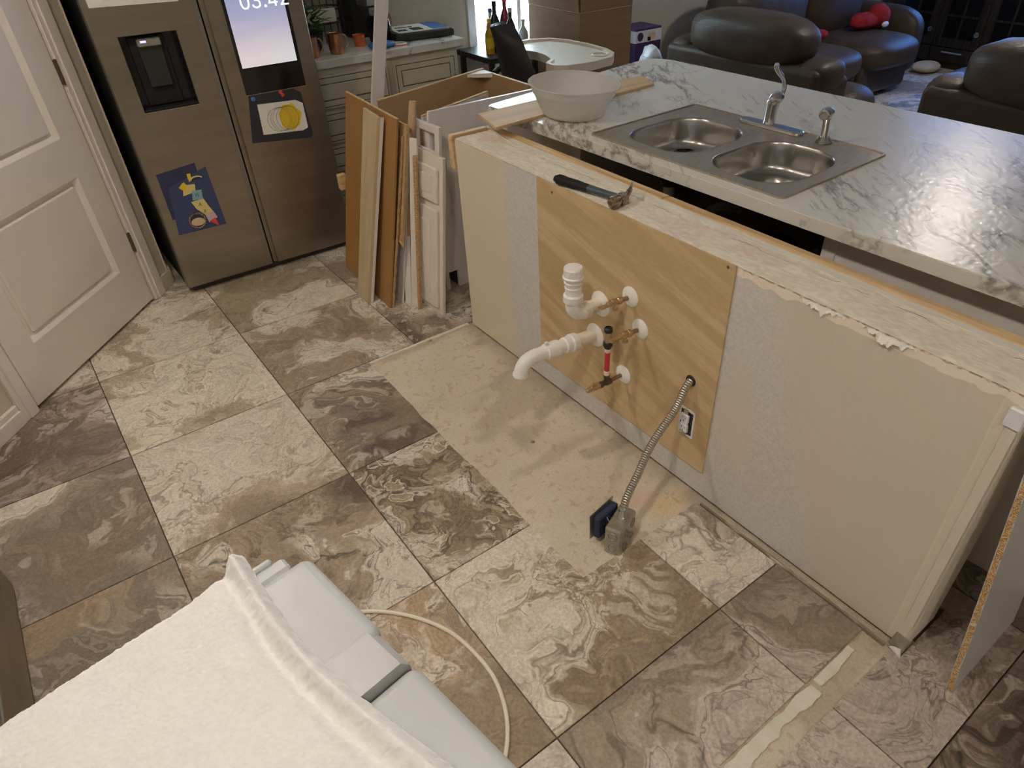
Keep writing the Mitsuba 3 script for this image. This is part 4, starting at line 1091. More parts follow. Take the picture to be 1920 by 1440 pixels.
obj("lever", tube(spline([c0 + [0.036, 0, 0.092], c0 + [0.052, 0.0, 0.112], c0 + [0.046, 0, 0.142], c0 + [0.016, 0, 0.172], c0 + [-0.018, 0, 0.212]], 24), np.r_[np.linspace(0.011, 0.0075, 10), np.linspace(0.0075, 0.010, 10), 0.0105, 0.0105, 0.010, 0.008], 14), "mat_chrome", fa, smooth=35)
sp = thing("side_sprayer", "chrome side sprayer standing right of the faucet", "sprayer")
c1 = P3(1.250, 0.592, CT + 0.0045)
obj("flange", lathe([(0, 0), (0.031, 0), (0.031, 0.003), (0.019, 0.020), (0, 0.020)], 10, None, c1), "mat_chrome", sp)
obj("neck", lathe([(0, 0.018), (0.014, 0.018), (0.0125, 0.03), (0.0135, 0.070), (0.016, 0.092), (0.0, 0.092)], 22, [-0.10, 0.0, 1], c1), "mat_chrome", sp, smooth=35)
obj("spray_head", cat_(tf(trimesh.creation.icosphere(subdivisions=3, radius=1.0), mat4(np.diag([0.027, 0.022, 0.020]), c1 + [-0.018, -0.002, 0.104])), lathe([(0, 0), (0.018, 0), (0.019, 0.010), (0.014, 0.014), (0, 0.014)], 18, [-0.9, -0.2, -0.2], c1 + [-0.034, -0.005, 0.104])), "mat_chrome", sp, smooth=35)

# island base cabinets below, with the open dishwasher gap between them
for (u0, u1, lab) in ((-0.09, 0.492, "white island base cabinet under the left end of the worktop"), (1.600, 2.60, "white island base cabinet under the right part of the worktop")):
    t = thing("island_cabinet", lab, "cabinet")
    obj("body", isl(bx(u0, u1, 0.105, 0.72, 0.0, CT - 0.043, 0.002)), "mat_white_melamine", t)
    obj("stile", isl(bx(u0, u0 + 0.045, 0.100, 0.1055, 0.0, CT - 0.044, 0.001)), "mat_white_melamine", t)
    obj("stile", isl(bx(u1 - 0.045, u1, 0.100, 0.1055, 0.0, CT - 0.044, 0.001)), "mat_white_melamine", t)
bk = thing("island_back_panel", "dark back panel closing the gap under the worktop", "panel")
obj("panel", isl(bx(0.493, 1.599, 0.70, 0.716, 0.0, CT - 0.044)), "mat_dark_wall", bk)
tp_ = thing("sink_tailpiece", "white plastic pipe with a black nut hanging under the sink", "pipe")
q = P3(0.90, 0.18, 0)
obj("pipe", lathe([(0, 0.50), (0.019, 0.50), (0.019, 0.79), (0, 0.79)], 20, None, (q[0], q[1], 0)), "mat_pvc", tp_, smooth=35)
obj("nut", lathe([(0.0, 0.780), (0.030, 0.780), (0.030, 0.798), (0.0, 0.798)], 12, None, (q[0], q[1], 0)), "mat_black", tp_)
obj("hose_arm", tube(spline([(q[0], q[1], 0.785), (q[0] + 0.01, q[1] + 0.05, 0.785), (q[0] + 0.03, q[1] + 0.16, 0.79), (q[0] + 0.05, q[1] + 0.30, 0.795)], 16), 0.016, 12), "mat_black", tp_, smooth=35)
obj("lower_pipe", tube(spline([(q[0], q[1], 0.51), (q[0] + 0.02, q[1], 0.44), (q[0] + 0.10, q[1], 0.42), (q[0] + 0.16, q[1], 0.48), (q[0] + 0.20, q[1], 0.55), (q[0] + 0.44, q[1], 0.56)], 26), 0.018, 12), "mat_pvc", tp_, smooth=35)
tb = thing("waste_bin", "black bin with a crumpled liner in the gap under the worktop", "bin")
q = P3(1.27, 0.30, 0)
obj("tub", lathe([(0, 0.0), (0.12, 0.0), (0.15, 0.55), (0.157, 0.56), (0.15, 0.57), (0.143, 0.56), (0.115, 0.02), (0, 0.02)], 24, None, (q[0], q[1], 0)), "mat_black", tb, smooth=35)
obj("rim", trimesh.creation.torus(0.153, 0.008, 30, 8, transform=mat4(None, (q[0], q[1], 0.57))), "mat_black_gloss", tb, smooth=True)
obj("liner", pillow(q[0] - 0.135, q[0] + 0.135, q[1] - 0.135, q[1] + 0.135, 0.46, 0.66, 2.2, 40, 0.5, 3), "mat_black_gloss", tb, smooth=30)
q = P3(1.515, 0.28, 0)
obj("rubbish_sack", pillow(q[0] - 0.12, q[0] + 0.16, q[1] - 0.075, q[1] + 0.085, 0.0, 0.69, 2.6, 44, 0.35, 8), "mat_bag_grey", None, "grey plastic sack in the gap beside the right island cabinet", "sack", smooth=25)
q = P3(0.955, 0.26, 0)
obj("laundry_pile", pillow(q[0] - 0.13, q[0] + 0.13, q[1] - 0.16, q[1] - 0.06, 0.0, 0.70, 3.0, 44, 0.4, 5), "mat_cloth_pale", None, "pale crumpled cloth heaped in the gap under the sink", "cloth", smooth=25)

# board and bowl lying on the worktop
th_ = 0.011
obj("shelf_strip", board([(1.000, 1.628, 0.926), (1.93, 1.705, 0.926), (1.992, 1.850, 0.926), (1.050, 1.836, 0.926)], th_), "mat_shelf_board", None, "tan strip of shelf board lying across the far end of the worktop", "board")
bowl_prof = [(0.0, 0.0), (0.118, 0.0), (0.124, 0.004), (0.128, 0.012), (0.146, 0.045), (0.160, 0.078), (0.166, 0.082), (0.170, 0.094), (0.178, 0.112), (0.184, 0.114), (0.186, 0.117), (0.183, 0.120), (0.176, 0.118),
             (0.167, 0.096), (0.163, 0.083), (0.157, 0.078), (0.143, 0.046), (0.125, 0.014), (0.119, 0.006), (0.0, 0.004)]
bm = lathe(bowl_prof, 56)
obj("plastic_bowl", at(bm, (1.352, 1.588, 0.9345), ([0.85, 0.5, 0], 2.6)), "mat_bowl", None, "frosted plastic mixing bowl standing on the worktop", "bowl", smooth=40)

# ------------------------------------------------------------------ stacked cabinet parts beside the fridge
cb = thing("cabinet_carcass", "open-topped base cabinet shell with brown inside and white side", "cabinet")
nf = sg.Polygon([(0.992, 0.0), (1.012, 0.0), (1.012, 0.094), (1.066, 0.094), (1.066, 0.0), (1.60, 0.0), (1.60, 0.884), (1.004, 0.884), (0.992, 0.80)])
m_ = prism(nf, 0, 0.015)
obj("side_panel", tf(m_, mat4(np.array([[1, 0, 0], [0, 0, -1], [0, 1, 0]]), (0, 2.185, 0))), "mat_white_melamine", cb)
obj("side_panel", hull([(0.99, 2.60, 0.0), (1.60, 2.62, 0.0), (0.97, 2.60, 0.852), (1.615, 2.645, 0.895), (0.99, 2.613, 0.0), (1.60, 2.635, 0.0), (0.97, 2.613, 0.852), (1.615, 2.66, 0.895)]), "mat_brown_inside", cb, "brown far side panel")
obj("back_panel", bx(1.600, 1.612, 2.17, 2.645, 0.0, 0.887, 0.001), "mat_brown_inside", cb, "brown back panel")
obj("edge_band", cat_(hull([(0.97, 2.5985, 0.852), (1.612, 2.6435, 0.8945), (0.97, 2.6145, 0.852), (1.612, 2.6615, 0.8945), (0.97, 2.5985, 0.8555), (1.612, 2.6435, 0.898), (0.97, 2.6145, 0.8555), (1.612, 2.6615, 0.898)]), bx(1.5985, 1.6135, 2.17, 2.64, 0.887, 0.8905)), "mat_pine_x", cb, "pale raw top edges")
obj("floor_panel", bx(1.02, 1.598, 2.19, 2.60, 0.10, 0.113), "mat_brown_inside", cb)
obj("toe_board", bx(1.066, 1.08, 2.186, 2.60, 0.0, 0.10), "mat_black", cb)
obj("corner_block", hull([(1.50, 2.64, 0.885), (1.598, 2.642, 0.893), (1.598, 2.545, 0.893), (1.50, 2.64, 0.870), (1.598, 2.642, 0.872), (1.598, 2.545, 0.872)]), "mat_pvc_old", cb, "white corner block")
obj("face_frame_stile", bx(0.985, 1.003, 2.16, 2.20, 0.10, 0.80, 0.002), "mat_white_melamine", cb)

ib = thing("shelf_board", "white panel with a pale raw edge standing inside the open cabinet shell", "board")
obj("panel", board([(1.03, 2.305, 0.114), (1.46, 2.42, 0.114), (1.475, 2.42, 0.842), (1.025, 2.290, 0.833)], 0.014), "mat_white_melamine", ib)
obj("raw_edge", board([(1.025, 2.2905, 0.834), (1.475, 2.4205, 0.843), (1.475, 2.4205, 0.850), (1.025, 2.2905, 0.841)], 0.014), "mat_pine_x", ib)

# leaning panels: foot on the floor, head against the cabinet shell
b1 = thing("brown_panel", "large brown cabinet side panel leaning beside the fridge", "board")
obj("face", board([(0.702, 2.760, 0.0), (0.679, 2.190, 0.0), (0.868, 2.192, 0.872), (0.894, 2.772, 0.876)], 0.011, 1), "mat_brown_panel", b1)
n_ = np.cross(np.array([-0.023, -0.57, 0]), np.array([0.19, 0.01, 0.876])); n_ /= np.linalg.norm(n_)


def ragged(p0, p1, w, d, n, seed, out):
    """torn fibrous edge between two points: w across, d outwards"""
    r = np.random.default_rng(seed)
    p0, p1 = np.array(p0, float), np.array(p1, float)
    ax = (p1 - p0) / np.linalg.norm(p1 - p0)
    out = np.array(out, float); out -= ax * (out @ ax); out /= np.linalg.norm(out)
    sd = np.cross(ax, out)
    ms = []
    for k in range(n):
        t0, t1 = k / n, (k + 1) / n
        c = p0 + (p1 - p0) * (t0 + t1) / 2
        L = np.linalg.norm(p1 - p0) / n * 0.52
        hh = d * (0.5 + r.random())
        ww = w * (0.7 + 0.3 * r.random()) / 2
        off = (r.random() - 0.5) * 0.002
        pts = [c + ax * a * L + sd * (b * ww + off) + out * (0 if e == 0 else hh * (1 + 0.25 * (r.random() - 0.5))) for a in (-1, 1) for b in (-1, 1) for e in (0, 1)]
        ms.append(hull(pts))
    return cat_(*ms)


obj("torn_edge", ragged((0.684, 2.189, 0.004), (0.873, 2.191, 0.80), 0.011, 0.005, 46, 2, (0, -1, 0)), "mat_chipboard", b1, "torn chipboard edge")
obj("top_edge", board([(0.868, 2.192, 0.8725), (0.894, 2.772, 0.8765), (0.8945, 2.772, 0.880), (0.8685, 2.192, 0.876)], 0.011, -1), "mat_shelf_board", b1, "pale top edge")
b2 = thing("brown_panel", "second brown cabinet panel with a broken lower corner, right behind the large one", "board")
vv = [(2.168, 0.34), (2.45, 0.30), (2.52, 0.0), (2.70, 0.0), (2.70, 0.868), (2.168, 0.868)]
m_ = prism(sg.Polygon(vv), 0.0, 0.014)
A = np.eye(4)
A[:3, 0] = [0, 1, 0]; A[:3, 1] = [0.2115, 0, 0.9774]; A[:3, 2] = np.cross(A[:3, 0], A[:3, 1]); A[:3, 3] = [0.706, 0, 0]
obj("face", tf(m_, A), "mat_chipboard", b2)
obj("splinter", hull([(0.768, 2.166, 0.335), (0.790, 2.166, 0.33), (0.778, 2.160, 0.305), (0.772, 2.190, 0.33), (0.79, 2.19, 0.34)]), "mat_shelf_board", b2, "splintered corner")
gp = obj("loose_board", board([(0.745, 2.46, 0.0), (0.752, 2.20, 0.0), (0.920, 2.20, 0.80), (0.913, 2.46, 0.80)], 0.010, 1), "mat_white_melamine", None, "white panel showing below the broken corner of the second brown panel", "board")

tbd = thing("tan_board", "narrow tan board with a white edge leaning on the large brown panel", "board")
obj("face", board([(0.633, 2.452, 0.0), (0.618, 2.302, 0.0), (0.834, 2.300, 0.866), (0.841, 2.456, 0.874)], 0.015, 1), "mat_tan_board", tbd)
obj("edge_band", board([(0.6175, 2.3005, 0.002), (0.6325, 2.3005, 0.002), (0.849, 2.2985, 0.862), (0.834, 2.2985, 0.865)], 0.0015, -1), "mat_white_melamine", tbd, "white edge band")
cl = thing("wooden_clip", "small pale wooden bracket on the left edge of the large brown panel", "bracket")
kc = np.array([0.790, 2.785, 0.45])
obj("block", bx(kc[0] - 0.028, kc[0] + 0.014, kc[1] - 0.010, kc[1] + 0.022, kc[2] - 0.040, kc[2] + 0.040, 0.003), "mat_pine_x", cl)
obj("rib", bx(kc[0] - 0.032, kc[0] + 0.014, kc[1] - 0.013, kc[1] - 0.009, kc[2] - 0.005, kc[2] + 0.004, 0.001), "mat_pine_x", cl)

st = obj("batten", board([(0.815, 2.235, 0.33), (0.842, 2.205, 0.33), (0.962, 2.198, 0.93), (0.943, 2.222, 0.93)], 0.018, -1), "mat_batten", None, "thin wooden batten standing up between the leaning panels", "batten")
scene[st]["to_world"] = T()
lb_ = obj("edge_strip", board([(0.757, 2.190, 0.0), (0.775, 2.165, 0.0), (0.842, 2.205, 0.33), (0.815, 2.235, 0.33)], 0.012, -1), "mat_white_melamine", None, "white edge strip standing between the panels", "board")

fa1 = thing("face_frame", "white cabinet face frame with two rails, leaning on the cabinet shell", "cabinet frame")
# frame lies in the plane x = 0.868 + 0.098 * z / 0.85
FA = np.eye(4)
FA[:3, 0] = [0.05, -0.99875, 0]; FA[:3, 1] = [0.115, 0.0057, 0.9934]; FA[:3, 2] = np.cross(FA[:3, 0], FA[:3, 1]); FA[:3, 3] = [0.872, 2.262, 0.0]
for nm, x0, x1, y0, y1 in (("stile", 0.0, 0.034, 0.0, 0.852), ("stile", 0.180, 0.214, 0.0, 0.852), ("rail", 0.034, 0.180, 0.818, 0.852), ("rail", 0.034, 0.180, 0.700, 0.740), ("rail", 0.034, 0.180, 0.10, 0.14)):
    obj(nm, tf(bx(x0, x1, y0, y1, -0.018, 0.0, 0.002), FA), "mat_white_melamine", fa1)
ff2 = thing("drawer_and_door_facing", "white cabinet front with a drawer above a door, leaning on the stack", "cabinet front")
FB = np.eye(4)
FB[:3, 0] = [0.05, -0.99875, 0]; FB[:3, 1] = [0.132, 0.0066, 0.9912]; FB[:3, 2] = np.cross(FB[:3, 0], FB[:3, 1]); FB[:3, 3] = [0.826, 2.215, 0.0]


def fb(m):
    return tf(m, FB)


sgn_ = 1.0
obj("frame", fb(cat_(bx(0.0, 0.252, 0.0, 0.750, -0.018, 0.0, 0.002))), "mat_white_paint", ff2)
dr_ = obj("drawer_front", fb(bx(0.020, 0.226, 0.545, 0.700, 0.0, 0.018, 0.005)), "mat_white_paint", ff2)
dd = obj("door", fb(bx(0.020, 0.226, 0.030, 0.515, 0.0, 0.018, 0.005)), "mat_white_paint", ff2)
obj("raised_panel", fb(bx(0.070, 0.176, 0.09, 0.455, 0.017, 0.022, 0.004)), "mat_white_paint", dd)
obj("raised_panel", fb(bx(0.055, 0.19, 0.58, 0.665, 0.017, 0.021, 0.003)), "mat_white_paint", dr_)
sp1 = thing("stile_strip", "white stile strip with chipboard core standing against the cabinet front", "board")
obj("face", board([(0.768, 2.150, 0.0), (0.788, 2.118, 0.0), (0.902, 2.118, 0.80), (0.884, 2.150, 0.80)], 0.012, -1), "mat_white_paint", sp1)
sp2 = thing("chipboard_strip", "ragged chipboard strip standing against the drawer of the cabinet front", "board")
obj("core", board([(0.776, 2.100, 0.0), (0.790, 2.084, 0.0), (0.886, 2.106, 0.735), (0.871, 2.116, 0.735)], 0.009, -1), "mat_chipboard", sp2)
obj("torn_edge", ragged((0.778, 2.090, 0.0), (0.877, 2.108, 0.72), 0.010, 0.006, 40, 12, (-0.4, -0.8, 0)), "mat_chipboard", sp2)
obj("tall_strip", board([(0.830, 2.80, 0.0), (0.895, 2.80, 0.0), (1.263, 2.80, 1.50), (1.195, 2.80, 1.50)], 0.016, -1), "mat_white_melamine", None, "tall white strip leaning upright behind the large brown panel", "board")

# board leaning on the near end of the half wall
lb = thing("leaning_board", "white melamine panel with a chipboard edge leaning at the near end of the half wall", "board")
obj("face", board([(0.885, -0.549, 0.0), (1.232, -0.549, 0.0), (1.232, -0.435, 0.95), (0.885, -0.435, 0.95)], 0.0155, -1), "mat_shaded_melamine", lb)
obj("raw_edge", ragged((0.886, -0.541, 0.004), (0.886, -0.428, 0.945), 0.0145, 0.002, 70, 21, (-1, 0, 0)), "mat_chipboard", lb, "raw chipboard edge")

# ------------------------------------------------------------------ cream cabinets beside the fridge
BF = 3.36
bc = thing("base_cabinet", "cream base cabinet with glazed drawers and door, right of the fridge", "cabinet")
obj("body", bx(0.87, 1.885, BF + 0.002, BACK_Y - 0.003, 0.10, 0.868, 0.003), "mat_cabinet_cream", bc)
obj("toe_kick", bx(0.87, 1.885, BF + 0.07, BACK_Y - 0.003, 0.0, 0.10), "mat_black", bc)


def raised_front(x0, x1, z0, z1, nm):
    k = obj(nm, bx(x0, x1, BF - 0.018, BF + 0.001, z0, z1, 0.003), "mat_cabinet_cream", bc)
    for i, (e, w, m_) in enumerate(((0.012, 0.004, "mat_glaze"), (0.044, 0.005, "mat_glaze"))):
        a = sg.box(x0 + e, z0 + e, x1 - e, z1 - e)
        g = prism(a.difference(a.buffer(-w)), 0, 0.0009)
        obj("glaze_line", tf(g, mat4(np.array([[1, 0, 0], [0, 0, -1], [0, 1, 0]]), (0, BF - 0.0178, 0))), m_, k)
    obj("raised_panel", bx(x0 + 0.050, x1 - 0.050, BF - 0.022, BF - 0.017, z0 + 0.050, z1 - 0.050, 0.004), "mat_cabinet_cream", k)


for z0, z1 in ((0.660, 0.838), (0.470, 0.645), (0.290, 0.455), (0.115, 0.275)):
    raised_front(0.90, 1.395, z0, z1, "drawer")
raised_front(1.435, 1.860, 0.660, 0.838, "drawer")
raised_front(1.435, 1.860, 0.115, 0.645, "door")
ct = obj("cabinet_worktop", bx(0.862, 1.925, BF - 0.025, BACK_Y - 0.002, 0.870, 0.914, 0.004), "mat_laminate", None, "marble-look laminate worktop on the cream base cabinet", "countertop")


def mug(x, y, lab):
    t = thing("copper_mug", lab, "mug", None)
    z = 0.9145
    obj("cup", lathe([(0, 0), (0.036, 0), (0.040, 0.004), (0.043, 0.03), (0.0425, 0.07), (0.040, 0.10), (0.041, 0.103), (0.038, 0.103), (0.036, 0.098), (0.038, 0.03), (0, 0.006)], 30, None, (x, y, z)), "mat_copper", t, smooth=40)
    a = np.linspace(-1.35, 1.35, 16)
    obj("handle", tube(np.c_[x + 0.040 + 0.030 * np.cos(a), np.full(16, y), z + 0.055 + 0.036 * np.sin(a)], 0.0045, 8), "mat_brass", t, smooth=35)


mug(1.005, 3.445, "hammered copper mug next to the fridge edge")
mug(1.158, 3.455, "hammered copper mug with its handle showing, right of the other mug")
pl = thing("potted_plant", "leafy green plant behind the copper mugs", "plant")
obj("pot", lathe([(0, 0), (0.05, 0), (0.065, 0.10), (0.062, 0.10), (0.05, 0.01), (0, 0.01)], 22, None, (1.08, 3.60, 0.9145)), "mat_black", pl, smooth=35)
r_ = np.random.default_rng(4)
lv = []
for k in range(110):
    a, h, d = r_.random() * 6.28, 0.09 + 0.14 * r_.random(), 0.02 + 0.09 * r_.random()
    c = np.array([1.08 + d * math.cos(a), 3.595 + d * math.sin(a), 0.9145 + h])
    l, w = 0.032 + 0.02 * r_.random(), 0.012
    ux = np.array([math.cos(a), math.sin(a), r_.random() - 0.5]); ux /= np.linalg.norm(ux)
    uy = np.cross(ux, [0, 0, 1]); uy /= np.linalg.norm(uy)
    lv.append(trimesh.Trimesh([c - ux * l, c + uy * w, c + ux * l, c - uy * w, c + np.array([0, 0, 0.004])], [[0, 1, 4], [1, 2, 4], [2, 3, 4], [3, 0, 4]], process=False))
obj("leaves", cat_(*lv), "mat_leaf", pl, kind="stuff")
bs = thing("wire_basket", "black wire basket with pale lettering on its front, behind the mugs", "basket")
for z in (1.02, 1.09, 1.16):
    obj("hoop", tube(spline([(1.00, 3.90, z), (1.00, 3.76, z + 0.0), (1.20, 3.74, z), (1.36, 3.78, z), (1.36, 3.90, z), (1.18, 3.94, z), (1.00, 3.90, z)], 50), 0.004, 6), "mat_black", bs)
for x in np.linspace(1.01, 1.35, 9):
    obj("upright", tube([(x, 3.752, 0.915), (x, 3.752, 1.165)], 0.003, 5), "mat_black", bs)
obj("plate", bx(1.05, 1.30, 3.728, 3.734, 1.03, 1.10, 0.001), "mat_pvc_old", bs, "pale lettered plate")
cm = thing("coffee_maker", "dark coffee maker behind the tall white strip", "coffee maker")
obj("body", bx(1.40, 1.54, 3.76, 3.94, 0.9145, 1.25, 0.015), "mat_black", cm)
obj("carafe", lathe([(0, 0), (0.06, 0), (0.075, 0.05), (0.07, 0.11), (0.05, 0.14), (0, 0.14)], 24, None, (1.50, 3.60, 0.918)), "mat_glass_dark", cm, smooth=35)
obj("lid", bx(1.42, 1.56, 3.56, 3.70, 1.10, 1.16, 0.01), "mat_nickel", cm)
gr_ = thing("griddle", "black countertop griddle with a magazine on top near the counter end", "griddle")
G = rot([0, 0, 1], -6)


def gg(m):
    m = tf(m, G)
    m.apply_translation([1.745, 3.58, 0.9145])
    return m


obj("body", gg(rb(-0.19, 0.19, -0.135, 0.135, 0.004, 0.045, 0.012)), "mat_black", gr_)
obj("handle", gg(bx(-0.225, -0.185, -0.05, 0.05, 0.02, 0.032, 0.004)), "mat_black", gr_)
mz = thing("magazine", "white and blue magazine lying on the griddle", "magazine")
obj("pages", gg(bx(-0.165, 0.165, -0.115, 0.115, 0.0452, 0.050, 0.001)), "mat_white_paper", mz)
obj("photo_print", gg(bx(0.06, 0.163, -0.113, 0.113, 0.0501, 0.0506)), "mat_blue", mz, "blue picture on the cover")
for k, (a, b, c, d) in enumerate(((-0.15, -0.09, -0.08, -0.03), (-0.06, 0.01, -0.09, 0.0), (-0.13, -0.02, 0.03, 0.05))):
    obj("print_block", gg(bx(a, b, c, d, 0.0501, 0.0506)), "mat_slate_card", mz)
obj("blue_cloth", pillow(1.33, 1.50, 3.36, 3.47, 0.9145, 0.950, 2.2, 28, 0.4, 3), "mat_blue", None, "blue cloth lying on the cream cabinet worktop", "cloth", smooth=30)
ld_ = thing("jar_lid", "white jar lid with an orange rim in front of the griddle", "lid")
obj("disc", lathe([(0, 0), (0.045, 0), (0.045, 0.010), (0.040, 0.013), (0, 0.013)], 26, None, (1.53, 3.42, 0.9145)), "mat_pvc", ld_)
obj("rim", trimesh.creation.torus(0.044, 0.0035, 26, 6, transform=mat4(None, (1.53, 3.42, 0.9185))), "mat_orange", ld_)
obj("orange_cup", lathe([(0, 0), (0.030, 0), (0.036, 0.06), (0.034, 0.06), (0.028, 0.004), (0, 0.004)], 22, None, (1.345, 3.56, 1.0)), "mat_orange", None, "orange cup left of the tall white strip", "cup", smooth=35)
scene["orange_cup"]["to_world"] = T().translate([0, 0, -0.0855])
vs = thing("red_jar", "dark red jar beside the griddle", "jar")
obj("body", lathe([(0, 0), (0.04, 0), (0.052, 0.04), (0.045, 0.09), (0.03, 0.11), (0, 0.11)], 22, None, (1.60, 3.70, 0.9145)), "mat_bottle_red", vs, smooth=35)
obj("lid", lathe([(0, 0.109), (0.03, 0.109), (0.03, 0.125), (0, 0.125)], 18, None, (1.60, 3.70, 0.9145)), "mat_black", vs)
for k in ("red_jar__body", "red_jar__lid"):
    scene[k]["to_world"] = T().translate([0.09, 0.22, 0.0])

# ------------------------------------------------------------------ high chair
hc = thing("high_chair", "black high chair with a big white tray, behind the worktop", "high chair")
HX, HYc = 2.02, 2.92


def shell(u, v):
    """u from the front of the seat up to the top of the backrest, v across"""
    x = np.interp(u, [0, 0.35, 0.45, 0.62, 1.0], [0.30, 0.06, 0.02, -0.03, -0.155])
    z = np.interp(u, [0, 0.35, 0.45, 0.62, 1.0], [0.60, 0.585, 0.60, 0.70, 1.035])
    w = np.interp(u, [0, 0.4, 0.7, 0.9, 1.0], [0.17, 0.19, 0.17, 0.10, 0.03])
    s = v * 2 - 1
    return np.stack([HX + x + 0.11 * s ** 2 * np.clip(u, 0.2, 1), HYc + w * s, z + 0.05 * s ** 2 * (u < 0.5)], -1)


obj("seat_shell", strip_cloth(shell, 40, 24, 0.03), "mat_black", hc, smooth=40)
tr = sg.Polygon([(2.50 + 0.0, 2.60), (2.545, 2.72), (2.56, 2.90), (2.545, 3.08), (2.49, 3.21), (2.36, 3.27), (2.18, 3.26), (2.075, 3.20), (2.06, 3.13), (2.13, 3.06), (2.165, 2.95), (2.165, 2.84), (2.12, 2.72), (2.035, 2.66), (2.03, 2.58), (2.09, 2.525), (2.25, 2.50), (2.41, 2.52)]).buffer(0.03, quad_segs=8).buffer(-0.03).simplify(0.001).buffer(-0.02).buffer(0.02, quad_segs=8)
Zt_ = 0.862
tray = minus(cat_(prism(tr, Zt_ - 0.045, Zt_)), prism(tr.buffer(-0.022, quad_segs=8), Zt_ - 0.016, Zt_ + 0.05))
tk = obj("tray", tray, "mat_tray_white", hc, "white tray", smooth=30)
obj("cup_ring", trimesh.creation.torus(0.045, 0.006, 28, 8, transform=mat4(None, (2.44, 2.66, Zt_ - 0.013))), "mat_tray_white", tk, smooth=True)
for sy in (-1, 1):
    obj("arm_rest", tube(spline([(HX - 0.03, HYc + 0.20 * sy, 0.74), (HX + 0.08, HYc + 0.225 * sy, 0.775), (HX + 0.26, HYc + 0.225 * sy, 0.785)], 12), 0.018, 12), "mat_black", hc, smooth=35)
    for sx, ex in ((0.04, -0.10), (0.22, 0.36)):
        obj("leg", tube([(HX + sx, HYc + 0.16 * sy, 0.585), (HX + ex, HYc + 0.27 * sy, 0.0)], 0.014, 12), "mat_black", hc, smooth=35)
    obj("buckle", bx(HX + 0.12, HX + 0.17, HYc + 0.10 * sy - 0.02, HYc + 0.10 * sy + 0.02, 0.605, 0.625, 0.004), "mat_white_plastic", hc)

# ------------------------------------------------------------------ cardboard box
cx0, cx1, cy0, cy1 = 2.66, 3.115, 3.11, 3.66
bxk = thing("cardboard_box", "large open cardboard box behind the high chair", "box")
obj("body", minus(bx(cx0, cx1, cy0, cy1, 0.0, 0.99, 0.002), bx(cx0 + 0.008, cx1 - 0.008, cy0 + 0.008, cy1 - 0.008, 0.01, 1.2)), "mat_cardboard", bxk)
obj("flap", board([(cx0 + 0.003, cy0 + 0.002, 0.993), (cx1 - 0.003, cy0 + 0.002, 0.993), (cx1 - 0.008, cy0 - 0.012, 1.25), (cx0 + 0.008, cy0 - 0.012, 1.25)], 0.006), "mat_cardboard", bxk)
obj("flap", board([(cx0 + 0.002, cy1 - 0.003, 0.993), (cx0 + 0.002, cy0 + 0.006, 0.993), (cx0 - 0.012, cy0 + 0.012, 1.25), (cx0 - 0.012, cy1 - 0.008, 1.25)], 0.006), "mat_cardboard", bxk)
obj("flap", board([(cx1 - 0.002, cy0 + 0.006, 0.993), (cx1 - 0.002, cy1 - 0.003, 0.993), (cx1 + 0.05, cy1 - 0.008, 1.24), (cx1 + 0.05, cy0 + 0.012, 1.24)], 0.006), "mat_cardboard", bxk)

# ------------------------------------------------------------------ console with bottles at the window
cs = thing("console_table", "dark console table under the window", "table")
obj("top", bx(2.20, 2.62, 3.48, 3.90, 0.70, 0.735, 0.004), "mat_dark_wood", cs)
for x_ in (2.22, 2.58):
    for y_ in (3.50, 3.86):
        obj("leg", bx(x_, x_ + 0.03, y_, y_ + 0.03, 0, 0.70), "mat_dark_wood", cs)


def bottle(x, y, h, r, m_, cap, lab):
    t = thing("bottle", lab, "bottle")
    obj("glass", lathe([(0, 0), (r, 0), (r, 0.55 * h), (0.85 * r, 0.62 * h), (0.36 * r, 0.76 * h), (0.34 * r, 0.93 * h), (0, 0.93 * h)], 20, None, (x, y, 0.7355)), m_, t, smooth=35)
    obj("cap", lathe([(0, 0.90 * h), (0.42 * r, 0.90 * h), (0.42 * r, h), (0, h)], 14, None, (x, y, 0.7355)), cap, t)
    if h > 0.2:
        obj("label", lathe([(r + 0.0006, 0.16 * h), (r + 0.0010, 0.17 * h), (r + 0.0010, 0.46 * h), (r + 0.0006, 0.47 * h)], 20, None, (x, y, 0.7355)), "mat_white_paper" if m_ != "mat_bottle_amber" else "mat_yellow", t, smooth=35)


bottle(2.30, 3.62, 0.21, 0.030, "mat_bottle_amber", "mat_yellow", "yellow bottle at the left of the window console")
bottle(2.375, 3.66, 0.30, 0.036, "mat_bottle_dark", "mat_black", "tall dark bottle in front of the bright window")
bottle(2.46, 3.60, 0.26, 0.034, "mat_bottle_dark", "mat_nickel", "dark bottle with a metal cap, second of the dark ones")
bottle(2.50, 3.72, 0.31, 0.036, "mat_bottle_red", "mat_red_paper", "red bottle behind the dark ones at the window")
bottle(2.565, 3.60, 0.18, 0.032, "mat_bottle_clear", "mat_white_plastic", "short clear bottle next to the cardboard box")
bottle(2.42, 3.78, 0.24, 0.032, "mat_bottle_clear", "mat_blue", "clear bottle with a blue cap at the window")

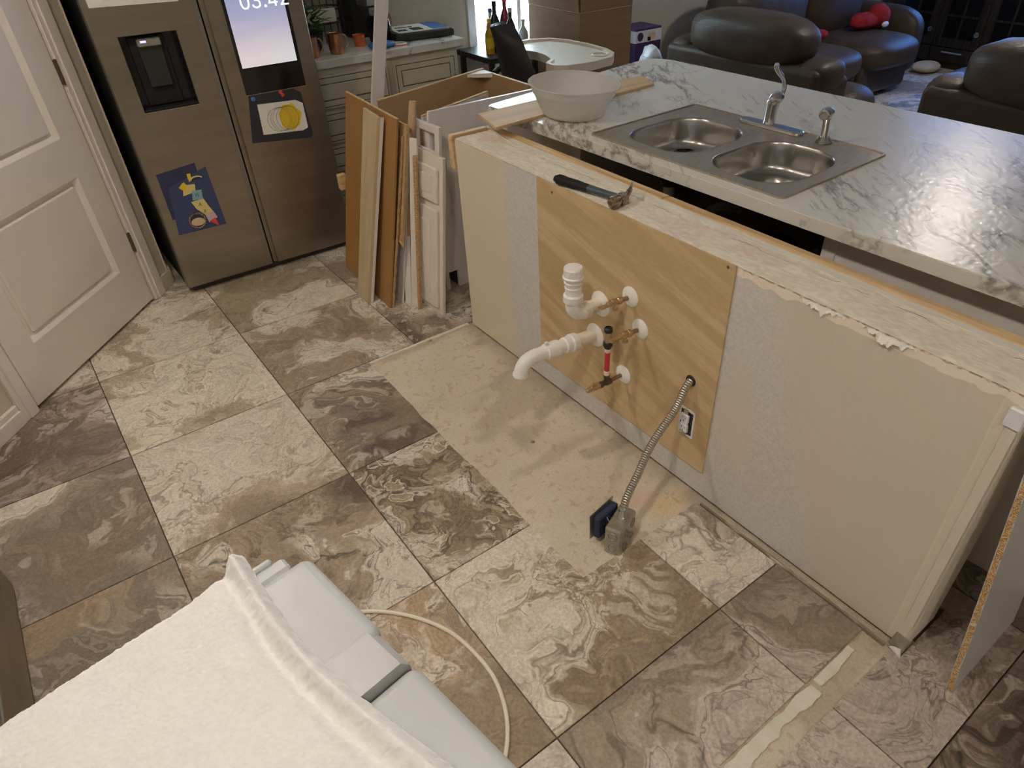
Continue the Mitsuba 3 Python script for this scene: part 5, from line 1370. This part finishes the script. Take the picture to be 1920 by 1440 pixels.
# ------------------------------------------------------------------ living room
def seat_back_to(x0, y0, y1, t, hb, ht, yin=0.20):
    """recliner seen from behind: back at x0, facing +x"""
    obj("back_panel", rb(x0 + 0.02, x0 + 0.24, y0 + 0.02, y1 - 0.02, 0.06, hb, 0.04), "mat_leather", t, smooth=50)
    obj("head_cushion", pillow(x0 - 0.02, x0 + 0.42, y0 + yin, y1 - 0.17, hb - 0.06, ht, 3.0, 56, 0.05, 2), "mat_leather", t, smooth=True)
    obj("seat", rb(x0 + 0.22, x0 + 0.80, y0 + 0.21, y1 - 0.21, 0.16, 0.40, 0.08), "mat_leather", t, smooth=50)
    for a, b in ((y0, y0 + 0.22), (y1 - 0.22, y1)):
        k = obj("arm", rb(x0 + 0.08, x0 + 0.40, a, b, 0.06, hb - 0.06, 0.05), "mat_leather", t, smooth=50)
        obj("arm_pad", pillow(x0 + 0.04, x0 + 0.38, a - 0.01, b + 0.01, hb - 0.16, hb + 0.045, 2.8, 36, 0.05, 5), "mat_leather", k, smooth=True)


rc1 = thing("recliner", "brown leather recliner seen from behind, beyond the faucet", "armchair")
seat_back_to(3.58, 1.93, 3.26, rc1, 0.69, 0.945)
obj("footrest", pillow(4.40, 4.86, 2.12, 2.56, 0.0, 0.40, 2.8, 36, 0.05, 9), "mat_leather", rc1, smooth=True)
rc2 = thing("recliner", "brown leather recliner at the right edge of the photo, seen from behind", "armchair")
seat_back_to(3.58, -0.02, 1.30, rc2, 0.735, 1.005)
sf = thing("sofa", "dark leather two-seat sofa against the back wall of the living room", "sofa")
SX0, SX1 = 4.42, 6.42
obj("base", rb(SX0, SX1, 2.86, 3.85, 0.06, 0.34, 0.04), "mat_leather", sf, smooth=50)
mid_ = 5.52
for a, b in ((SX0 - 0.02, mid_), (mid_ + 0.01, SX1 - 0.05)):
    obj("seat_cushion", pillow(a, b, 2.62, 3.46, 0.24, 0.50, 3.4, 48, 0.03, 3), "mat_leather", sf, smooth=True)
    obj("front_panel", rb(a + 0.03, b - 0.03, 2.76, 2.90, 0.05, 0.33, 0.04), "mat_leather", sf, smooth=50)
    obj("back_cushion", pillow(a, b, 3.28, 3.72, 0.42, 0.98, 3.0, 48, 0.04, 6), "mat_leather", sf, smooth=True)
for a in (SX1 - 0.05,):
    obj("arm", pillow(a, a + 0.26, 2.80, 3.80, 0.05, 0.66, 3.6, 44, 0.03, 1), "mat_leather", sf, smooth=True)
rt = thing("red_toy", "red plush toy lying on the right seat of the sofa", "toy")
obj("body", pillow(5.86, 6.22, 3.04, 3.22, 0.505, 0.64, 2.2, 36, 0.3, 2), "mat_red_cloth", rt, smooth=True)
obj("head", pillow(6.10, 6.32, 3.00, 3.20, 0.505, 0.70, 2.0, 30, 0.15, 4), "mat_red_cloth", rt, smooth=True)
obj("patch", pillow(6.12, 6.22, 2.97, 3.01, 0.52, 0.57, 2.0, 20), "mat_white_plastic", rt, "white patch", smooth=True)
obj("red_cushion", pillow(5.30, 5.46, 3.06, 3.20, 0.505, 0.58, 2.2, 30, 0.2, 7), "mat_red_cloth", None, "small red cushion between the two sofa seats", "cushion", smooth=True)

pb = thing("purple_box", "purple and white carton on the floor left of the recliner", "box")
obj("carton", bx(3.735, 4.02, 3.70, 3.94, 0.0, 0.70, 0.003), "mat_purple", pb)
obj("white_band", bx(3.734, 4.021, 3.6985, 3.9415, 0.60, 0.685), "mat_white_plastic", pb, "white band")
obj("round_emblem", lathe([(0, 0), (0.032, 0), (0.032, 0.001), (0, 0.001)], 24, [0, -1, 0], (3.785, 3.6985, 0.643)), "mat_purple", pb)
obj("picture", bx(3.87, 3.95, 3.6975, 3.699, 0.61, 0.66), "mat_tan_disc", pb)
obj("picture_spot", bx(3.865, 3.90, 3.697, 3.698, 0.605, 0.635), "mat_black", pb)
obj("white_bag", pillow(3.60, 3.80, 3.38, 3.58, 0.0, 0.62, 2.6, 40, 0.4, 4), "mat_white_plastic", None, "crumpled white plastic bag in front of the purple carton", "bag", smooth=25)

tv = thing("media_cabinet", "dark wood media cabinet with glass doors in the far corner", "cabinet")
TX = 7.42
obj("body", bx(TX + 0.02, TX + 0.50, 1.50, 3.70, 0.06, 0.80, 0.006), "mat_dark_wood", tv)
obj("top", bx(TX - 0.02, TX + 0.52, 1.47, 3.73, 0.80, 0.84, 0.006), "mat_dark_wood", tv)
obj("plinth", bx(TX + 0.04, TX + 0.50, 1.52, 3.68, 0.0, 0.06), "mat_dark_wood", tv)
for k, y0 in enumerate((3.13, 2.66, 2.19, 1.72)):
    d = obj("door", minus(bx(TX, TX + 0.022, y0, y0 + 0.45, 0.20, 0.78, 0.004), bx(TX - 0.01, TX + 0.05, y0 + 0.07, y0 + 0.215, 0.28, 0.47), bx(TX - 0.01, TX + 0.05, y0 + 0.235, y0 + 0.38, 0.28, 0.47), bx(TX - 0.01, TX + 0.05, y0 + 0.07, y0 + 0.215, 0.49, 0.70), bx(TX - 0.01, TX + 0.05, y0 + 0.235, y0 + 0.38, 0.49, 0.70)), "mat_dark_wood", tv)
    obj("glass", bx(TX + 0.012, TX + 0.0165, y0 + 0.06, y0 + 0.39, 0.27, 0.71), "mat_glass_dark", d)
    obj("knob", lathe([(0, 0), (0.010, 0), (0.010, 0.012), (0.024, 0.02), (0.024, 0.034), (0, 0.04)], 16, [-1, 0, 0], (TX, y0 + (0.035 if k % 2 else 0.035), 0.345)), "mat_nickel", d, smooth=35)
    w = obj("drawer", bx(TX, TX + 0.022, y0, y0 + 0.45, 0.07, 0.19, 0.004), "mat_dark_wood", tv)
    obj("pull", tube([(TX - 0.016, y0 + 0.12, 0.155), (TX - 0.022, y0 + 0.225, 0.155), (TX - 0.016, y0 + 0.33, 0.155)], 0.009, 8), "mat_nickel", w)
tl = thing("television", "switched-on television standing on the dark media cabinet", "television")
obj("case", bx(TX + 0.10, TX + 0.15, 1.70, 3.20, 0.90, 1.76, 0.006), "mat_black", tl)
obj("stand", bx(TX + 0.06, TX + 0.26, 2.15, 2.75, 0.84, 0.905, 0.006), "mat_black", tl)
obj("screen", trimesh.Trimesh([(TX + 0.099, 1.72, 0.93), (TX + 0.099, 3.18, 0.93), (TX + 0.099, 3.18, 1.74), (TX + 0.099, 1.72, 1.74)], [[0, 2, 1], [0, 3, 2]]), "mat_black_gloss", tl, emitter={"type": "area", "radiance": {"type": "rgb", "value": TV_RADIANCE.tolist()}})
obj("denim_heap", pillow(5.45, 6.15, 2.02, 2.48, 0.0, 0.10, 2.2, 48, 0.5, 11), "mat_denim", None, "pale blue cloth heap on the floor between the recliners", "cloth", smooth=25)
obj("black_heap", pillow(5.62, 5.92, 1.98, 2.20, 0.075, 0.17, 2.2, 36, 0.4, 12), "mat_black", None, "black cloth lying on the pale blue heap", "cloth", smooth=25)
obj("leather_pouf", pillow(6.20, 6.75, 1.92, 2.42, 0.0, 0.26, 2.6, 40, 0.05, 13), "mat_leather", None, "low brown pouf beyond the cloth heap", "pouf", smooth=True)
obj("tan_blanket", pillow(7.00, 7.34, 2.86, 3.10, 0.0, 0.10, 2.0, 34, 0.4, 14), "mat_tan_disc", None, "tan cloth on the floor at the foot of the media cabinet", "cloth", smooth=25)

# ------------------------------------------------------------------ range at the left edge
rg = thing("range", "stainless kitchen range at the left edge of the photo", "stove")
obj("body", bx(LEFT_X + 0.01, -1.055, 0.65, 1.405, 0.03, 0.905, 0.004), "mat_black", rg)
obj("drawer_front", rb(-1.056, -1.030, 0.652, 1.403, 0.012, 0.215, 0.008), "mat_black_steel", rg)
od = obj("oven_door", rb(-1.056, -1.028, 0.652, 1.403, 0.225, 0.78, 0.008), "mat_black_steel", rg)
obj("oven_window", bx(-1.0295, -1.0265, 0.76, 1.29, 0.34, 0.64, 0.001), "mat_black_gloss", od)
obj("handle", tube([(-0.985, 0.70, 0.735), (-0.985, 1.355, 0.735)], 0.012, 12), "mat_nickel", od, smooth=35)
obj("control_panel", bx(-1.056, -1.035, 0.652, 1.403, 0.79, 0.90, 0.004), "mat_black_steel", rg)
for k in range(4):
    obj("control_knob", lathe([(0, 0), (0.024, 0), (0.020, 0.03), (0, 0.03)], 18, [1, 0, 0], (-1.035, 0.76 + 0.18 * k, 0.845)), "mat_nickel", rg)
obj("cooktop", bx(LEFT_X + 0.01, -1.035, 0.65, 1.405, 0.905, 0.918, 0.003), "mat_black_gloss", rg)

# ------------------------------------------------------------------ storage bin and towel in the foreground
BZ = 0.75
bd = np.array([0.156, -0.988, 0.0]); bp_ = np.array([-0.988, -0.156, 0.0])
BC = np.array([-0.366, 0.262, 0.0])


def binf(m):
    """x: along the right edge towards the viewer, y: to the left, z up"""
    M = np.eye(4)
    M[:3, 0], M[:3, 1], M[:3, 3] = bd, bp_, BC
    m = m.copy(); m.apply_transform(M)
    if np.linalg.det(M[:3, :3]) < 0:
        m.invert()
    return m


sb = thing("storage_tub", "pale grey plastic tub with a stepped lid in the foreground under the towel", "storage box")
obj("tub", binf(hull([(x, y, z) for x, y, z in ((0.05, 0.05, 0.0), (0.70, 0.05, 0.0), (0.70, 0.50, 0.0), (0.05, 0.50, 0.0), (0.012, 0.012, BZ - 0.06), (0.748, 0.012, BZ - 0.06), (0.748, 0.548, BZ - 0.06), (0.012, 0.548, BZ - 0.06))])), "mat_bin", sb)
lidk = obj("lid", binf(rb(0.0, 0.235, 0.0, 0.56, BZ - 0.07, BZ, 0.022)), "mat_bin", sb, smooth=50)
obj("lid_step", binf(hull([(0.222, 0.006, BZ - 0.06), (0.312, 0.006, BZ - 0.06), (0.222, 0.554, BZ - 0.06), (0.312, 0.554, BZ - 0.06), (0.222, 0.022, BZ - 0.001), (0.312, 0.022, BZ + 0.010), (0.222, 0.54, BZ - 0.001), (0.312, 0.54, BZ + 0.010), (0.222, 0.007, BZ - 0.02), (0.312, 0.007, BZ - 0.012)])), "mat_bin", lidk)
obj("lid", binf(rb(0.317, 0.76, 0.0, 0.56, BZ - 0.07, BZ + 0.001, 0.022)), "mat_bin", sb, smooth=50)
obj("handle_clip", binf(cat_(bx(-0.030, 0.004, 0.035, 0.20, BZ - 0.050, BZ - 0.004, 0.006), bx(-0.038, -0.024, 0.055, 0.20, BZ - 0.03, BZ + 0.004, 0.004))), "mat_bin", sb)

# towel
NXT, NYT = 300, 300
uu, vv_ = np.meshgrid(np.linspace(0, 1, NXT), np.linspace(0, 1, NYT), indexing="ij")
far_x = np.array([-1.15, -0.95, -0.84, -0.71, -0.57, -0.50, -0.462]); far_y = np.array([0.13, 0.18, 0.215, 0.240, 0.262, 0.285, 0.298])
rt_y = np.array([0.298, 0.20, 0.10, 0.0, -0.10, -0.20, -0.35, -0.60]); rt_x = np.array([-0.462, -0.455, -0.448, -0.428, -0.400, -0.366, -0.318, -0.25])
fx = -1.15 + (1.15 - 0.462) * uu
fy = np.interp(fx, far_x, far_y)
yy = fy - (fy + 0.60) * vv_
shift = np.interp(-yy, -rt_y, rt_x) - (-0.462)
xx = fx + shift * uu ** 3
ed = np.minimum.reduce([(1 - uu) * 0.70, vv_ * 0.85])
zz = BZ + 0.008 + 0.030 * np.clip(ed / 0.022, 0, 1) ** 0.5
zz += 0.016 * np.exp(-((1 - uu) * 0.70 - 0.018) ** 2 / 0.00016) - 0.014 * np.exp(-((1 - uu) * 0.70 - 0.044) ** 2 / 0.00018)
P_ = np.stack([xx, yy, 0 * xx], -1)
zz += 0.026 * (meshkit.fbm(P_ * 6 + 3, 3, 1) - 0.5) * np.clip(ed / 0.05, 0, 1)
zz += 0.018 * np.exp(-((xx + 0.485) ** 2 + (yy - 0.275) ** 2) / 0.0012)
fuzz = meshkit.fbm(P_ * 260, 3, 5) - 0.5
zz += 0.0035 * fuzz * np.clip(ed / 0.01, 0.4, 1)
jx = 0.006 * (meshkit.fbm(P_ * 110 + 9, 3, 7) - 0.5); jy = 0.006 * (meshkit.fbm(P_ * 110 + 21, 3, 8) - 0.5)
V = np.stack([xx + jx, yy + jy, zz], -1).reshape(-1, 3)
drop = (xx < -0.90)
F = []
for i in range(NXT - 1):
    a = i * NYT + np.arange(NYT - 1)
    F.append(np.stack([a, a + 1, a + NYT + 1], 1)); F.append(np.stack([a, a + NYT + 1, a + NYT], 1))
F = np.vstack(F)
# skirt down to the lid so that the towel has thickness
ringi = np.r_[[i * NYT for i in range(NXT)], [(NXT - 1) * NYT + j for j in range(1, NYT)]]
lowv = V[ringi].copy(); lowv[:, 2] = BZ + 0.003
n0 = len(V)
V = np.vstack([V, lowv])
sk_ = []
for k in range(len(ringi) - 1):
    a, b = ringi[k], ringi[k + 1]
    sk_ += [[a, n0 + k + 1, b], [a, n0 + k, n0 + k + 1]]
F = np.vstack([F, np.array(sk_)])
tw = trimesh.Trimesh(V, F, process=False)
obj("towel", tw, "mat_towel", None, "fluffy white towel folded over the grey plastic tub in the foreground", "towel", smooth=True)

obj("cable", tube(spline([(-0.36, 0.68, 0.0065), (-0.225, 0.645, 0.0065), (-0.150, 0.580, 0.0065), (-0.090, 0.498, 0.0065), (-0.052, 0.412, 0.0065), (-0.036, 0.324, 0.0065), (-0.035, 0.233, 0.0065), (-0.055, 0.154, 0.0065), (-0.088, 0.090, 0.0065), (-0.126, 0.045, 0.0065), (-0.22, -0.02, 0.0065)], 90), 0.0062, 10), "mat_cable", None, "cream cable curving over the tiles beside the tub", "cable", smooth=True)
